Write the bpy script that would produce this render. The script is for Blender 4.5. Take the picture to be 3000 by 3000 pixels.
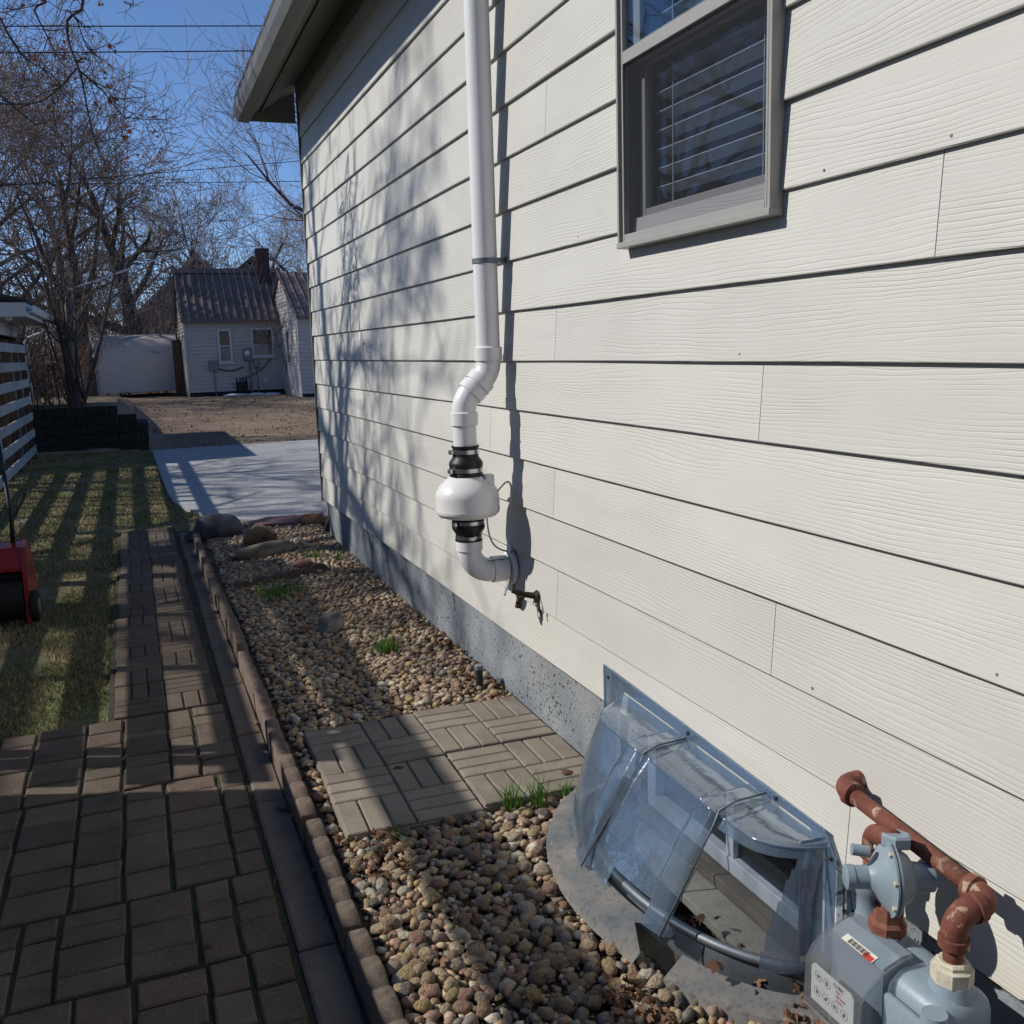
import bpy, bmesh, math, random
import numpy as np
from mathutils import Matrix, Vector, Euler, noise as mnoise
random.seed(7); rng = np.random.default_rng(7)
for o in list(bpy.data.objects): bpy.data.objects.remove(o)
scene = bpy.context.scene
COL = scene.collection
R = math.radians

# ------------------------------------------------------------------ camera
cd = bpy.data.cameras.new('camera'); cam = bpy.data.objects.new('camera', cd); COL.objects.link(cam)
cam.matrix_world = Matrix(((0.93049326, 0.08963489, -0.35517303, 0.0),
                           (-0.36501964, 0.14560668, -0.91954301, 0.0),
                           (-0.03070757, 0.98527371, 0.16820453, 1.39),
                           (0, 0, 0, 1)))
cd.sensor_width = 36; cd.sensor_height = 36; cd.lens = 33.909; cd.clip_start = 0.05; cd.clip_end = 2000
scene.camera = cam
# ------------------------------------------------------------------ sky and sun
SUN = Vector((-0.17, 0.069, 0.137)).normalized()          # direction towards the sun
w = bpy.data.worlds.new('World'); scene.world = w; w.use_nodes = True
nt = w.node_tree; bg = nt.nodes['Background']
sky = nt.nodes.new('ShaderNodeTexSky'); sky.sky_type = 'NISHITA'; sky.sun_disc = False
sky.sun_elevation = math.asin(SUN.z); sky.sun_rotation = math.atan2(SUN.x, SUN.y) % (2 * math.pi)
sky.altitude = 300; sky.air_density = 0.60; sky.dust_density = 0.0; sky.ozone_density = 5.2
nt.links.new(sky.outputs[0], bg.inputs[0]); bg.inputs[1].default_value = 0.145
sl = bpy.data.lights.new('sun', 'SUN'); sl.energy = 4.2; sl.angle = R(0.53); sl.color = (1.0, 0.955, 0.885)
so = bpy.data.objects.new('sun', sl); COL.objects.link(so)
so.rotation_euler = SUN.to_track_quat('Z', 'Y').to_euler(); so.location = (-8, 6, 12)
vs = scene.view_settings; vs.view_transform = 'Standard'; vs.look = 'None'; vs.exposure = 0.0; vs.gamma = 1.0
scene.cycles.max_bounces = 4; scene.cycles.diffuse_bounces = 2; scene.cycles.glossy_bounces = 2; scene.cycles.transparent_max_bounces = 16
scene.cycles.use_adaptive_sampling = True; scene.cycles.adaptive_threshold = 0.02
scene.cycles.sample_clamp_indirect = 4.0

# ------------------------------------------------------------------ materials
class NT:
    def __init__(s, name):
        s.m = bpy.data.materials.new(name); s.m.use_nodes = True; s.t = s.m.node_tree
        s.t.nodes.clear(); s.out = s.n('ShaderNodeOutputMaterial')
    def n(s, t, **kw):
        nd = s.t.nodes.new(t)
        for k, v in kw.items():
            if k.startswith('i_'):
                key = k[2:]; key = int(key) if key.isdigit() else key.replace('_', ' ')
                nd.inputs[key].default_value = v
            else: setattr(nd, k, v)
        return nd
    def l(s, a, b): s.t.links.new(a, b)
    def math(s, op, a, b=None, clamp=False):
        nd = s.n('ShaderNodeMath', operation=op); nd.use_clamp = clamp
        for i, v in enumerate((a, b)):
            if v is None: continue
            if isinstance(v, (int, float)): nd.inputs[i].default_value = v
            else: s.l(v, nd.inputs[i])
        return nd.outputs[0]
    def noise(s, vec, scale, detail=4, rough=.55):
        nd = s.n('ShaderNodeTexNoise'); nd.inputs['Scale'].default_value = scale
        nd.inputs['Detail'].default_value = detail; nd.inputs['Roughness'].default_value = rough
        if vec is not None: s.l(vec, nd.inputs['Vector'])
        return nd.outputs[0]
    def ramp(s, fac, stops, interp='LINEAR'):
        nd = s.n('ShaderNodeValToRGB'); cr = nd.color_ramp; cr.interpolation = interp
        while len(cr.elements) < len(stops): cr.elements.new(0.5)
        for e, (p, c) in zip(cr.elements, stops):
            e.position = p; e.color = (c[0], c[1], c[2], 1) if not isinstance(c, (int, float)) else (c, c, c, 1)
        s.l(fac, nd.inputs[0]); return nd.outputs[0]
    def mix(s, fac, a, b, mode='MIX'):
        nd = s.n('ShaderNodeMix', data_type='RGBA', blend_type=mode)
        for i, v in ((0, fac), (6, a), (7, b)):
            if isinstance(v, (int, float)): nd.inputs[i].default_value = v
            elif isinstance(v, (tuple, list)): nd.inputs[i].default_value = (v[0], v[1], v[2], 1)
            else: s.l(v, nd.inputs[i])
        return nd.outputs[2]
    def schlick(s, f0, pw):
        lw = s.n('ShaderNodeLayerWeight'); lw.inputs[0].default_value = .5
        return s.math('ADD', s.math('MULTIPLY', s.math('POWER', lw.outputs['Facing'], pw), 1 - f0), f0, True)
    def coord(s, which='Object'):
        return s.n('ShaderNodeTexCoord').outputs[which]
    def mapping(s, vec, scale=(1, 1, 1), loc=None):
        nd = s.n('ShaderNodeMapping'); nd.inputs['Scale'].default_value = scale
        if loc: nd.inputs['Location'].default_value = loc
        s.l(vec, nd.inputs['Vector']); return nd.outputs[0]
    def bsdf(s, col, rough=.6, metal=0, bump=None, bdist=.002, bstr=1.0, spec=.5, **kw):
        b = s.n('ShaderNodeBsdfPrincipled')
        for key, v in (('Base Color', col), ('Roughness', rough), ('Metallic', metal), ('Specular IOR Level', spec)):
            if isinstance(v, (int, float)): b.inputs[key].default_value = v
            elif isinstance(v, (tuple, list)): b.inputs[key].default_value = (v[0], v[1], v[2], 1)
            else: s.l(v, b.inputs[key])
        for k, v in kw.items(): b.inputs[k.replace('_', ' ')].default_value = v
        if bump is not None:
            bp = s.n('ShaderNodeBump'); bp.inputs['Distance'].default_value = bdist; bp.inputs['Strength'].default_value = bstr
            s.l(bump, bp.inputs['Height']); s.l(bp.outputs[0], b.inputs['Normal'])
        s.l(b.outputs[0], s.out.inputs[0]); return b
def scl(c, k): return tuple(min(1, x * k) for x in c[:3])

def pm(name, col, rough=.6, var=.15, vscale=6, bump=.0, bscale=60, metal=0, spec=.4, orand=0.0, stretch=(1, 1, 1), tint=None, island=False):
    """plain procedural surface: mottled colour, fine relief, optional change from object to object"""
    t = NT(name); co = t.mapping(t.coord(), stretch)
    n1 = t.noise(co, vscale, 5); c = t.ramp(n1, [(.3, scl(col, 1 - var)), (.7, scl(col, 1 + var))])
    n2 = t.noise(co, vscale * 9, 3)
    c = t.mix(.35 * min(1, var * 3), c, t.ramp(n2, [(.35, scl(col, .7)), (.65, scl(col, 1.25))]))
    if tint:
        n3 = t.noise(co, vscale * .6, 3); c = t.mix(t.ramp(n3, [(.45, 0), (.62, 1)]), c, tint)
    if orand or island:
        rnd = t.n('ShaderNodeNewGeometry').outputs['Random Per Island'] if island else t.n('ShaderNodeObjectInfo').outputs['Random']
        c = t.mix(1.0, c, t.ramp(rnd, [(0, 1 - orand), (1, min(1, 1 + orand))]), 'MULTIPLY')
    t.bsdf(c, rough, metal, t.noise(co, bscale, 4) if bump else None, bump, spec=spec); return t.m

def m_siding():
    t = NT('painted fibre cement siding'); co = t.coord(); rnd = t.n('ShaderNodeObjectInfo').outputs['Random']
    sep = t.n('ShaderNodeSeparateXYZ'); t.l(co, sep.inputs[0])
    off = t.math('MULTIPLY', rnd, 37.0)
    cb = t.n('ShaderNodeCombineXYZ')
    t.l(t.math('ADD', t.math('MULTIPLY', sep.outputs[1], 1.25), off), cb.inputs[0]); t.l(t.math('MULTIPLY', sep.outputs[2], 6.5), cb.inputs[1]); t.l(off, cb.inputs[2])
    big = t.noise(cb.outputs[0], 1.0, 2, .45)
    cb2 = t.n('ShaderNodeCombineXYZ')
    t.l(t.math('ADD', t.math('MULTIPLY', sep.outputs[1], 9.0), off), cb2.inputs[0]); t.l(t.math('MULTIPLY', sep.outputs[2], 60), cb2.inputs[1])
    fine = t.noise(cb2.outputs[0], 1.0, 3, .6)
    ph = t.math('ADD', t.math('MULTIPLY', sep.outputs[2], 600.0), t.math('ADD', t.math('MULTIPLY', big, 55.0), t.math('MULTIPLY', fine, 5.5)))
    sn = t.math('SINE', ph)
    groove = t.math('POWER', t.math('ADD', t.math('MULTIPLY', sn, .5), .5), 7.0)
    amp = t.ramp(t.noise(t.mapping(co, (1, 2.3, 17)), 1.0, 3), [(.36, .12), (.62, 1)])
    h = t.math('MULTIPLY', t.math('MULTIPLY', groove, amp), -1.0)
    h2 = t.math('ADD', h, t.math('MULTIPLY', t.noise(co, 3.0, 2), 1.6))
    n = t.noise(t.mapping(co, (1, 1, 2.2)), 1.9, 6)
    c = t.ramp(n, [(.3, (.565, .555, .512)), (.7, (.625, .615, .57))])
    c = t.mix(1.0, c, t.ramp(rnd, [(0, .925), (1, 1.0)]), 'MULTIPLY')
    # rain-splash staining on the lowest board
    st = t.math('MULTIPLY', t.ramp(sep.outputs[2], [(.275, 1), (.45, 0)]), t.ramp(t.noise(t.mapping(co, (1, 2.2, 5)), 1.3, 3), [(.45, 0), (.75, .35)]))
    c = t.mix(st, c, (.47, .42, .26))
    t.bsdf(c, .55, 0, h2, .00078, .85, .3); return t.m

def m_foundation():
    t = NT('painted concrete foundation'); co = t.coord()
    v = t.n('ShaderNodeTexVoronoi', feature='F1'); v.inputs['Scale'].default_value = 31; t.l(co, v.inputs['Vector'])
    msk = t.ramp(t.noise(co, 3.2, 3), [(.44, 0), (.60, 1)])
    pit = t.math('MULTIPLY', t.ramp(v.outputs['Distance'], [(.10, 1), (.22, 0)]), msk)
    v2 = t.n('ShaderNodeTexVoronoi', feature='F1'); v2.inputs['Scale'].default_value = 85; t.l(t.mapping(co, (1, 1, .55)), v2.inputs['Vector'])
    pit2 = t.math('MULTIPLY', t.ramp(v2.outputs['Distance'], [(.13, 1), (.25, 0)]), t.ramp(t.noise(co, 5.2, 2), [(.48, 0), (.62, 1)]))
    pits = t.math('MAXIMUM', pit, pit2)
    chip = t.ramp(t.noise(t.mapping(co, (1, 1, .35)), 7, 5, .7), [(.635, 0), (.66, 1)])
    n = t.noise(co, 4, 6)
    c = t.ramp(n, [(.3, (.16, .185, .215)), (.7, (.285, .31, .335))])
    c = t.mix(t.ramp(t.noise(co, 1.7, 3), [(.5, 0), (.75, .5)]), c, (.36, .35, .31))
    c = t.mix(pits, c, (.045, .045, .04)); c = t.mix(t.math('MULTIPLY', chip, .85), c, (.10, .11, .11))
    sep = t.n('ShaderNodeSeparateXYZ'); t.l(co, sep.inputs[0])
    h = t.math('SUBTRACT', t.math('MULTIPLY', t.noise(co, 40, 5, .7), .8), t.math('ADD', t.math('MULTIPLY', pits, 1.3), chip))
    t.bsdf(c, .75, 0, h, .010, 1, .3); return t.m

STONES = [(0, (0.413, 0.282, 0.165)), (0.1, (0.495, 0.375, 0.24)), (0.2, (0.317, 0.215, 0.138)), (0.3, (0.579, 0.469, 0.327)), (0.38, (0.206, 0.181, 0.151)), (0.47, (0.454, 0.295, 0.189)), (0.56, (0.358, 0.282, 0.214)), (0.64, (0.614, 0.55, 0.428)), (0.71, (0.468, 0.349, 0.165)), (0.78, (0.275, 0.228, 0.182)), (0.85, (0.385, 0.228, 0.165)), (0.92, (0.551, 0.417, 0.252)), (1, (0.261, 0.248, 0.226))]
def m_pebble(name, island):
    t = NT(name); co = t.coord()
    rnd = t.n('ShaderNodeNewGeometry').outputs['Random Per Island'] if island else t.n('ShaderNodeObjectInfo').outputs['Random']
    c = t.ramp(rnd, STONES, 'CONSTANT')
    r2 = t.math('FRACT', t.math('MULTIPLY', rnd, 57.3))
    c = t.mix(1.0, c, t.ramp(r2, [(0, .72), (1, 1.0)]), 'MULTIPLY')
    sc = 70 if island else 1.6
    n = t.noise(co, sc, 5, .65); c = t.mix(1, c, t.ramp(n, [(.3, .62), (.6, 1.0)]), 'MULTIPLY')
    c = t.mix(t.ramp(t.noise(co, sc * 3.1, 3), [(.56, 0), (.7, .55)]), c, (.09, .075, .06))
    t.bsdf(c, .62, 0, n, .0015 if island else .05, .7, .35); return t.m

def m_clear():
    t = NT('clear sky-tinted plastic'); co = t.coord()
    tr = t.n('ShaderNodeBsdfTransparent'); tr.inputs[0].default_value = (.74, .84, .93, 1)
    gl = t.n('ShaderNodeBsdfGlossy'); gl.inputs['Roughness'].default_value = .12; gl.inputs[0].default_value = (.9, .95, 1, 1)
    df = t.n('ShaderNodeBsdfDiffuse'); df.inputs[0].default_value = (.22, .30, .42, 1)  # blue in these plastic colours stands in for the reflected sky
    tl = t.n('ShaderNodeBsdfTranslucent'); tl.inputs[0].default_value = (.20, .28, .39, 1)
    bp = t.n('ShaderNodeBump'); bp.inputs['Distance'].default_value = .004; bp.inputs['Strength'].default_value = .6
    t.l(t.noise(co, 14, 3), bp.inputs['Height']); t.l(bp.outputs[0], gl.inputs['Normal'])
    a = t.n('ShaderNodeMixShader'); a.inputs[0].default_value = .5; t.l(df.outputs[0], a.inputs[1]); t.l(tl.outputs[0], a.inputs[2])
    haze = t.ramp(t.noise(t.mapping(co, (1, 1, .35)), 9, 6, .65), [(.3, .40), (.5, .55), (.66, .68), (.78, .82)])
    b = t.n('ShaderNodeMixShader'); t.l(haze, b.inputs[0]); t.l(tr.outputs[0], b.inputs[1]); t.l(a.outputs[0], b.inputs[2])
    c = t.n('ShaderNodeMixShader'); t.l(t.schlick(.17, 3.2), c.inputs[0]); t.l(b.outputs[0], c.inputs[1]); t.l(gl.outputs[0], c.inputs[2])
    t.l(c.outputs[0], t.out.inputs[0]); return t.m

def m_glass(name, tint=(.8, .85, .88), refl=1.0, haze=.0, rough=.02):
    t = NT(name)
    tr = t.n('ShaderNodeBsdfTransparent'); tr.inputs[0].default_value = (*tint, 1)
    gl = t.n('ShaderNodeBsdfGlossy'); gl.inputs['Roughness'].default_value = rough
    df = t.n('ShaderNodeBsdfDiffuse'); df.inputs[0].default_value = (.5, .52, .54, 1)
    h = t.n('ShaderNodeMixShader'); h.inputs[0].default_value = haze; t.l(tr.outputs[0], h.inputs[1]); t.l(df.outputs[0], h.inputs[2])
    c = t.n('ShaderNodeMixShader'); t.l(t.math('MULTIPLY', t.schlick(.045, 5.0), refl, True), c.inputs[0]); t.l(h.outputs[0], c.inputs[1]); t.l(gl.outputs[0], c.inputs[2])
    t.l(c.outputs[0], t.out.inputs[0]); return t.m

def m_rust():
    t = NT('rust-red painted pipe'); co = t.coord()
    n = t.noise(co, 9, 6, .65); c = t.ramp(n, [(.3, (.085, .030, .022)), (.5, (.165, .055, .038)), (.62, (.20, .085, .055)), (.8, (.13, .06, .045))])
    c = t.mix(t.ramp(t.noise(co, 30, 4), [(.60, 0), (.66, .8)]), c, (.46, .36, .26)); c = t.mix(t.ramp(t.noise(co, 15, 5, .7), [(.58, 0), (.66, .7)]), c, (.25, .11, .06))
    t.bsdf(c, .7, 0, t.math('ADD', n, t.math('MULTIPLY', t.noise(co, 110, 3), .5)), .003, .9, .3); return t.m

def m_grass(name, a, b, dry):
    t = NT(name); rnd = t.n('ShaderNodeNewGeometry').outputs['Random Per Island']
    patch = t.noise(t.coord(), 1.7, 4)
    c = t.ramp(rnd, [(0, a), (.6, b), (1, scl(b, 1.3))])
    c = t.mix(t.ramp(t.math('ADD', t.math('MULTIPLY', rnd, .5), patch), [(.55, 0), (.95, 1)]), c, dry)
    b_ = t.bsdf(c, .6, spec=.2); b_.inputs['Subsurface Weight'].default_value = 0; return t.m

def m_dirt():
    t = NT('bare brown dirt'); co = t.coord()
    n = t.noise(co, .55, 6, .62); c = t.ramp(n, [(.3, (.17, .12, .085)), (.5, (.27, .20, .145)), (.72, (.38, .305, .225))])
    n2 = t.noise(t.mapping(co, (1.4, 5, 1)), 1.6, 5, .7); c = t.mix(.5, c, t.ramp(n2, [(.35, (.14, .10, .07)), (.65, (.37, .285, .21))]))
    c = t.mix(t.ramp(t.noise(co, 22, 3), [(.60, 0), (.7, .6)]), c, (.07, .05, .036))
    t.bsdf(c, .95, 0, t.math('ADD', n2, t.math('MULTIPLY', t.noise(co, 14, 5), .5)), .09, 1, .1); return t.m

def m_concrete(name, a, b, sc=3, bump=.0015):
    t = NT(name); co = t.coord(); n = t.noise(co, sc, 6, .6)
    c = t.ramp(n, [(.3, a), (.7, b)]); c = t.mix(t.ramp(t.noise(co, sc * 25, 2), [(.35, .4), (.6, 0)]), c, scl(a, .6))
    t.bsdf(c, .85, 0, t.noise(co, 160, 3), bump, 1, .25); return t.m

def m_paver(name, cols, sc=1.0):
    """weathered concrete paver with exposed sand grains"""
    t = NT(name); co = t.coord(); rnd = t.n('ShaderNodeObjectInfo').outputs['Random']; isl = t.n('ShaderNodeNewGeometry').outputs['Random Per Island']
    n = t.noise(co, 7 * sc, 5, .6)
    c = t.ramp(rnd, [(i / (len(cols) - 1), c_) for i, c_ in enumerate(cols)])
    c = t.mix(1, c, t.ramp(n, [(.25, .62), (.7, 1.0)]), 'MULTIPLY'); c = t.mix(1, c, t.ramp(isl, [(0, .86), (1, 1)]), 'MULTIPLY')
    c = t.mix(t.ramp(t.noise(co, 230, 2), [(.66, 0), (.72, .75)]), c, (.42, .38, .33))
    c = t.mix(t.ramp(t.noise(co, 170, 2), [(.30, .6), (.38, 0)]), c, (.04, .035, .03))
    t.bsdf(c, .88, 0, t.math('ADD', t.noise(co, 190, 3), t.math('MULTIPLY', n, 1.5)), .0022, 1, .2); return t.m

def m_metalroof():
    return pm('brown ribbed metal roofing', (.175, .122, .105), .5, .12, 2, 0, 20, .0, .3)
def m_bark(name, col): return pm(name, col, .9, .35, 9, .01, 30, 0, .1, stretch=(1, 1, .35))

MAT = dict(
    siding=m_siding(), found=m_foundation(), peb=m_pebble('river pebble', False), pebs=m_pebble('river pebble mass', True),
    clear=m_clear(), glass=m_glass('window glass', (.86, .90, .93), 1.2), screen=m_glass('insect screen', (.80, .80, .82), .1, .02, .3),
    lens=m_glass('hazy clear meter cover', (.90, .91, .92), 1.3, .10, .12), rust=m_rust(), dirt=m_dirt(),
    trim=pm('warm grey aluminium trim', (.335, .325, .305), .42, .06, 3, 0), trimdark=pm('bronze shadow trim', (.10, .09, .075), .5, .1, 4, 0),
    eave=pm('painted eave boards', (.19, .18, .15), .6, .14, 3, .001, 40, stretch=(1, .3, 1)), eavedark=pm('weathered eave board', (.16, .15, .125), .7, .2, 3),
    pvc=pm('white pvc pipe', (.78, .78, .79), .33, .03, 6, 0, spec=.5), fan=pm('white moulded fan plastic', (.76, .75, .735), .28, .03, 5, 0, spec=.5),
    rubber=pm('black rubber', (.014, .014, .015), .45, .2, 9, .0005, 60), steel=pm('stainless band', (.55, .56, .57), .28, .12, 20, 0, metal=1.0),
    galv=pm('galvanised steel', (.17, .195, .22), .55, .25, 9, .0006, 30, metal=.7), darksteel=pm('dark iron', (.03, .028, .026), .55, .3, 20, .001, 60, metal=.4),
    brass=pm('tarnished brass tap', (.06, .045, .03), .5, .4, 30, .001, 70, metal=.6), meter=pm('grey-blue meter paint', (.23, .29, .335), .42, .08, 8, .0006, 90, spec=.5),
    white=pm('white painted wood', (.62, .62, .61), .55, .08, 4, .001, 30), whiteold=pm('weathered white board', (.36, .35, .345), .7, .3, 4, .002, 40, orand=.12, stretch=(1, .25, 1)),
    wood=pm('old brown wood', (.10, .06, .04), .8, .3, 4, .003, 40, orand=.25), thatch=pm('straw and soil thatch', (.15, .125, .065), .95, .4, 5, .01, 60, tint=(.10, .115, .04)), soil=pm('dark soil', (.065, .052, .036), .95, .35, 9, .01, 40),
    jointsoil=pm('mossy joint soil', (.036, .029, .021), .95, .4, 14, .004, 60, tint=(.045, .05, .02)),
    conc=m_concrete('new pale concrete', (.335, .33, .325), (.44, .435, .425), .9), concold=m_concrete('old window sill concrete', (.46, .40, .31), (.58, .52, .42), 7),
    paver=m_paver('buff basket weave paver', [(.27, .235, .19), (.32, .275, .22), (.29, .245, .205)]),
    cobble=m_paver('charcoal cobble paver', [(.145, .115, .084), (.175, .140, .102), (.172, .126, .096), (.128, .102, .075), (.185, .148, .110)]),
    border=m_paver('rose-grey border slab', [(.205, .168, .128), (.235, .175, .138), (.21, .174, .134)]),
    edger=m_paver('rose-grey scalloped edging', [(.185, .152, .118), (.22, .164, .13), (.178, .146, .116)]),
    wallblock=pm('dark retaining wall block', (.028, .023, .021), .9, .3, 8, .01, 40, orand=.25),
    grass=m_grass('lawn blade', (.065, .095, .028), (.15, .175, .052), (.42, .33, .18)), weed=m_grass('fresh weed blade', (.07, .17, .02), (.15, .31, .045), (.13, .27, .05)),
    leaf=pm('dry brown leaf', (.17, .085, .042), .7, .3, 14, .002, 40, orand=.35, island=True), leafo=pm('russet hanging leaf', (.42, .15, .035), .6, .3, 9, 0, orand=.3, island=True),
    bark=m_bark('dark bark', (.10, .08, .07)), bark2=m_bark('grey-brown twig bark', (.26, .205, .18)), bark3=m_bark('reddish thicket bark', (.14, .095, .075)), barkg=m_bark('pale dead trunk', (.17, .15, .13)),
    tarp=pm('white tarpaulin', (.54, .50, .47), .6, .1, 1.2, .02, 2.0), hwall=pm('pale lap siding', (.53, .49, .445), .7, .06, 2, 0), hwallblue=pm('blue-grey siding', (.17, .20, .25), .7, .1, 2, 0),
    roof=m_metalroof(), shingle=pm('dark shingles', (.05, .045, .045), .85, .3, 4, .004, 20), brick=pm('sooty brick', (.085, .048, .04), .9, .3, 6, .01, 14), darkvoid=pm('dark interior', (.02, .02, .022), .9, .1, 3),
    blind=pm('white blind slat', (.74, .76, .75), .5, .05, 4), room=pm('room wall', (.10, .10, .11), .9, .1, 1), wire=pm('power cable', (.02, .02, .025), .6, .1, 3), cable=pm('white cable', (.6, .6, .58), .5, .05, 3),
    snow=pm('old snow', (.75, .77, .8), .6, .08, 6, .01, 20), boulder=pm('dark granite boulder', (.05, .052, .06), .8, .25, 9, .006, 30, tint=(.11, .11, .12)), gold=pm('ochre limestone', (.24, .17, .09), .9, .35, 12, .012, 25, tint=(.12, .085, .06)),
    driftrock=pm('grey-brown layered rock', (.17, .145, .12), .9, .4, 7, .012, 25, stretch=(1, 1, 3), tint=(.30, .27, .23)), redstone=pm('red sandstone slab', (.23, .12, .105), .85, .2, 6, .004, 30), rustrock=pm('rusty brown rock', (.19, .095, .05), .9, .35, 14, .012, 22), greyrock=pm('pale grey rock', (.15, .145, .135), .9, .4, 10, .01, 25, tint=(.36, .34, .31)),
    red=pm('red enamel', (.30, .014, .010), .3, .08, 6, spec=.5), black=pm('black plastic', (.012, .012, .013), .5, .2, 10), tyre=pm('tyre rubber', (.016, .016, .016), .75, .2, 20),
    plate=pm('meter dial plate', (.80, .80, .78), .5, .04, 20), ink=pm('black ink', (.015, .015, .017), .5, .05, 5), redink=pm('red ink', (.5, .05, .04), .5, .05, 5), paleband=pm('serial label', (.62, .60, .52), .6, .06, 30),
    beam=pm('weathered sill timber', (.20, .165, .13), .85, .4, 6, .006, 40, stretch=(1, .15, 1)), vinyl=pm('white vinyl frame', (.72, .73, .75), .4, .04, 5), basepane=m_glass('basement glass', (.30, .36, .40), 1.2, .04), terminal=pm('grey utility box', (.22, .23, .24), .5, .1, 4),
    bulb=pm('white lamp glass', (.8, .8, .78), .3, .03, 4), pipeblk=pm('black standpipe', (.03, .03, .028), .5, .3, 20), plug=pm('red meter plug', (.45, .05, .04), .4, .2, 20),
)

# ------------------------------------------------------------------ mesh helpers
class MB:
    def __init__(s): s.v = []; s.f = []
    def add(s, vs_, fs):
        b = len(s.v); s.v += [tuple(v) for v in vs_]; s.f += [tuple(b + i for i in f) for f in fs]; return s
    def box(s, x0, x1, y0, y1, z0, z1, ch=0.0):
        if ch <= 0:
            v = [(x, y, z) for z in (z0, z1) for y in (y0, y1) for x in (x0, x1)]
            return s.add(v, [(0, 2, 3, 1), (4, 5, 7, 6), (0, 1, 5, 4), (2, 6, 7, 3), (0, 4, 6, 2), (1, 3, 7, 5)])
        bm = bmesh.new(); bmesh.ops.create_cube(bm, size=1)
        for v in bm.verts:
            v.co = Vector(((x0 + x1) / 2 + v.co.x * (x1 - x0), (y0 + y1) / 2 + v.co.y * (y1 - y0), (z0 + z1) / 2 + v.co.z * (z1 - z0)))
        bmesh.ops.bevel(bm, geom=bm.edges[:], offset=ch, segments=2, affect='EDGES', profile=.5)
        return s.bm(bm)
    def bm(s, bm):
        bm.verts.index_update(); s.add([v.co[:] for v in bm.verts], [[v.index for v in f.verts] for f in bm.faces]); bm.free(); return s
    def prism(s, poly, axis, a, b):
        """2-D polygon extruded along an axis; polygon coordinates are the two other axes in order"""
        def P(p, t): return (t, p[0], p[1]) if axis == 0 else (p[0], t, p[1]) if axis == 1 else (p[0], p[1], t)
        n = len(poly); v = [P(p, a) for p in poly] + [P(p, b) for p in poly]
        return s.add(v, [tuple(range(n))[::-1], tuple(range(n, 2 * n))] + [(i, (i + 1) % n, n + (i + 1) % n, n + i) for i in range(n)])
    def tube(s, pts, r, n=10, cap=True):
        pts = [Vector(p) for p in pts]; m = len(pts); rs = r if isinstance(r, (list, tuple)) else [r] * m
        d0 = (pts[1] - pts[0]).normalized(); up = Vector((0, 0, 1)) if abs(d0.z) < .9 else Vector((1, 0, 0))
        a = d0.cross(up).normalized(); rings = []
        for i, p in enumerate(pts):
            d = ((pts[min(i + 1, m - 1)] - pts[max(i - 1, 0)])).normalized()
            a = (a - d * a.dot(d)).normalized(); b = d.cross(a)
            rings.append([p + (a * math.cos(2 * math.pi * k / n) + b * math.sin(2 * math.pi * k / n)) * rs[i] for k in range(n)])
        v = [q for rg in rings for q in rg]; f = []
        for i in range(m - 1):
            for k in range(n): f.append((i * n + k, i * n + (k + 1) % n, (i + 1) * n + (k + 1) % n, (i + 1) * n + k))
        if cap: f.append(tuple(range(n))[::-1]); f.append(tuple((m - 1) * n + k for k in range(n)))
        return s.add(v, f)
    def lathe(s, prof, c, axis=(0, 0, 1), n=32):
        """profile of (radius, height) round an axis through c"""
        ax = Vector(axis).normalized(); u = ax.orthogonal().normalized(); w_ = ax.cross(u); c = Vector(c); v = []
        for r, h in prof:
            for k in range(n):
                t = 2 * math.pi * k / n; v.append(c + ax * h + (u * math.cos(t) + w_ * math.sin(t)) * r)
        f = []
        for i in range(len(prof) - 1):
            for k in range(n): f.append((i * n + k, i * n + (k + 1) % n, (i + 1) * n + (k + 1) % n, (i + 1) * n + k))
        f.append(tuple(range(n))[::-1]); f.append(tuple((len(prof) - 1) * n + k for k in range(n)))
        return s.add(v, f)
    def quad(s, a, b, c, d): return s.add([a, b, c, d], [(0, 1, 2, 3)])
    def xf(s, M_):
        s.v = [tuple(M_ @ Vector(v)) for v in s.v]; return s
    def mesh(s, name, mat, smooth=None):
        me = bpy.data.meshes.new(name); me.from_pydata(s.v, [], s.f); me.materials.append(MAT[mat] if isinstance(mat, str) else mat)
        bm = bmesh.new(); bm.from_mesh(me); bmesh.ops.recalc_face_normals(bm, faces=bm.faces[:]); bm.to_mesh(me); bm.free()
        if smooth:
            me.shade_smooth()
            if smooth < 180: me.set_sharp_from_angle(angle=R(smooth))
        me.update(); return me
def link(o, parent=None):
    COL.objects.link(o)
    if parent is not None:
        o.parent = parent
        loc = parent.get('_loc')
        if loc is not None: o.matrix_parent_inverse = Matrix.Translation([-x for x in loc])
    return o
def tag(o, label, cat, group=None, kind=None):
    if label: o['label'] = label
    if cat: o['category'] = cat
    if group: o['group'] = group
    if kind: o['kind'] = kind
    return o
def part(name, mb, mat, parent=None, smooth=None):
    return link(bpy.data.objects.new(name, mb.mesh(name, mat, smooth)), parent)
ROOTS = []
def thing(name, label, cat, loc=(0, 0, 0), group=None):
    o = bpy.data.objects.new(name, None); o.location = loc; o['_loc'] = list(loc); COL.objects.link(o); o.empty_display_size = .1
    ROOTS.append(o); return tag(o, label, cat, group)
def struct(name, mb, mat, smooth=None):
    o = part(name, mb, mat, None, smooth); o['kind'] = 'structure'; return o
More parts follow.
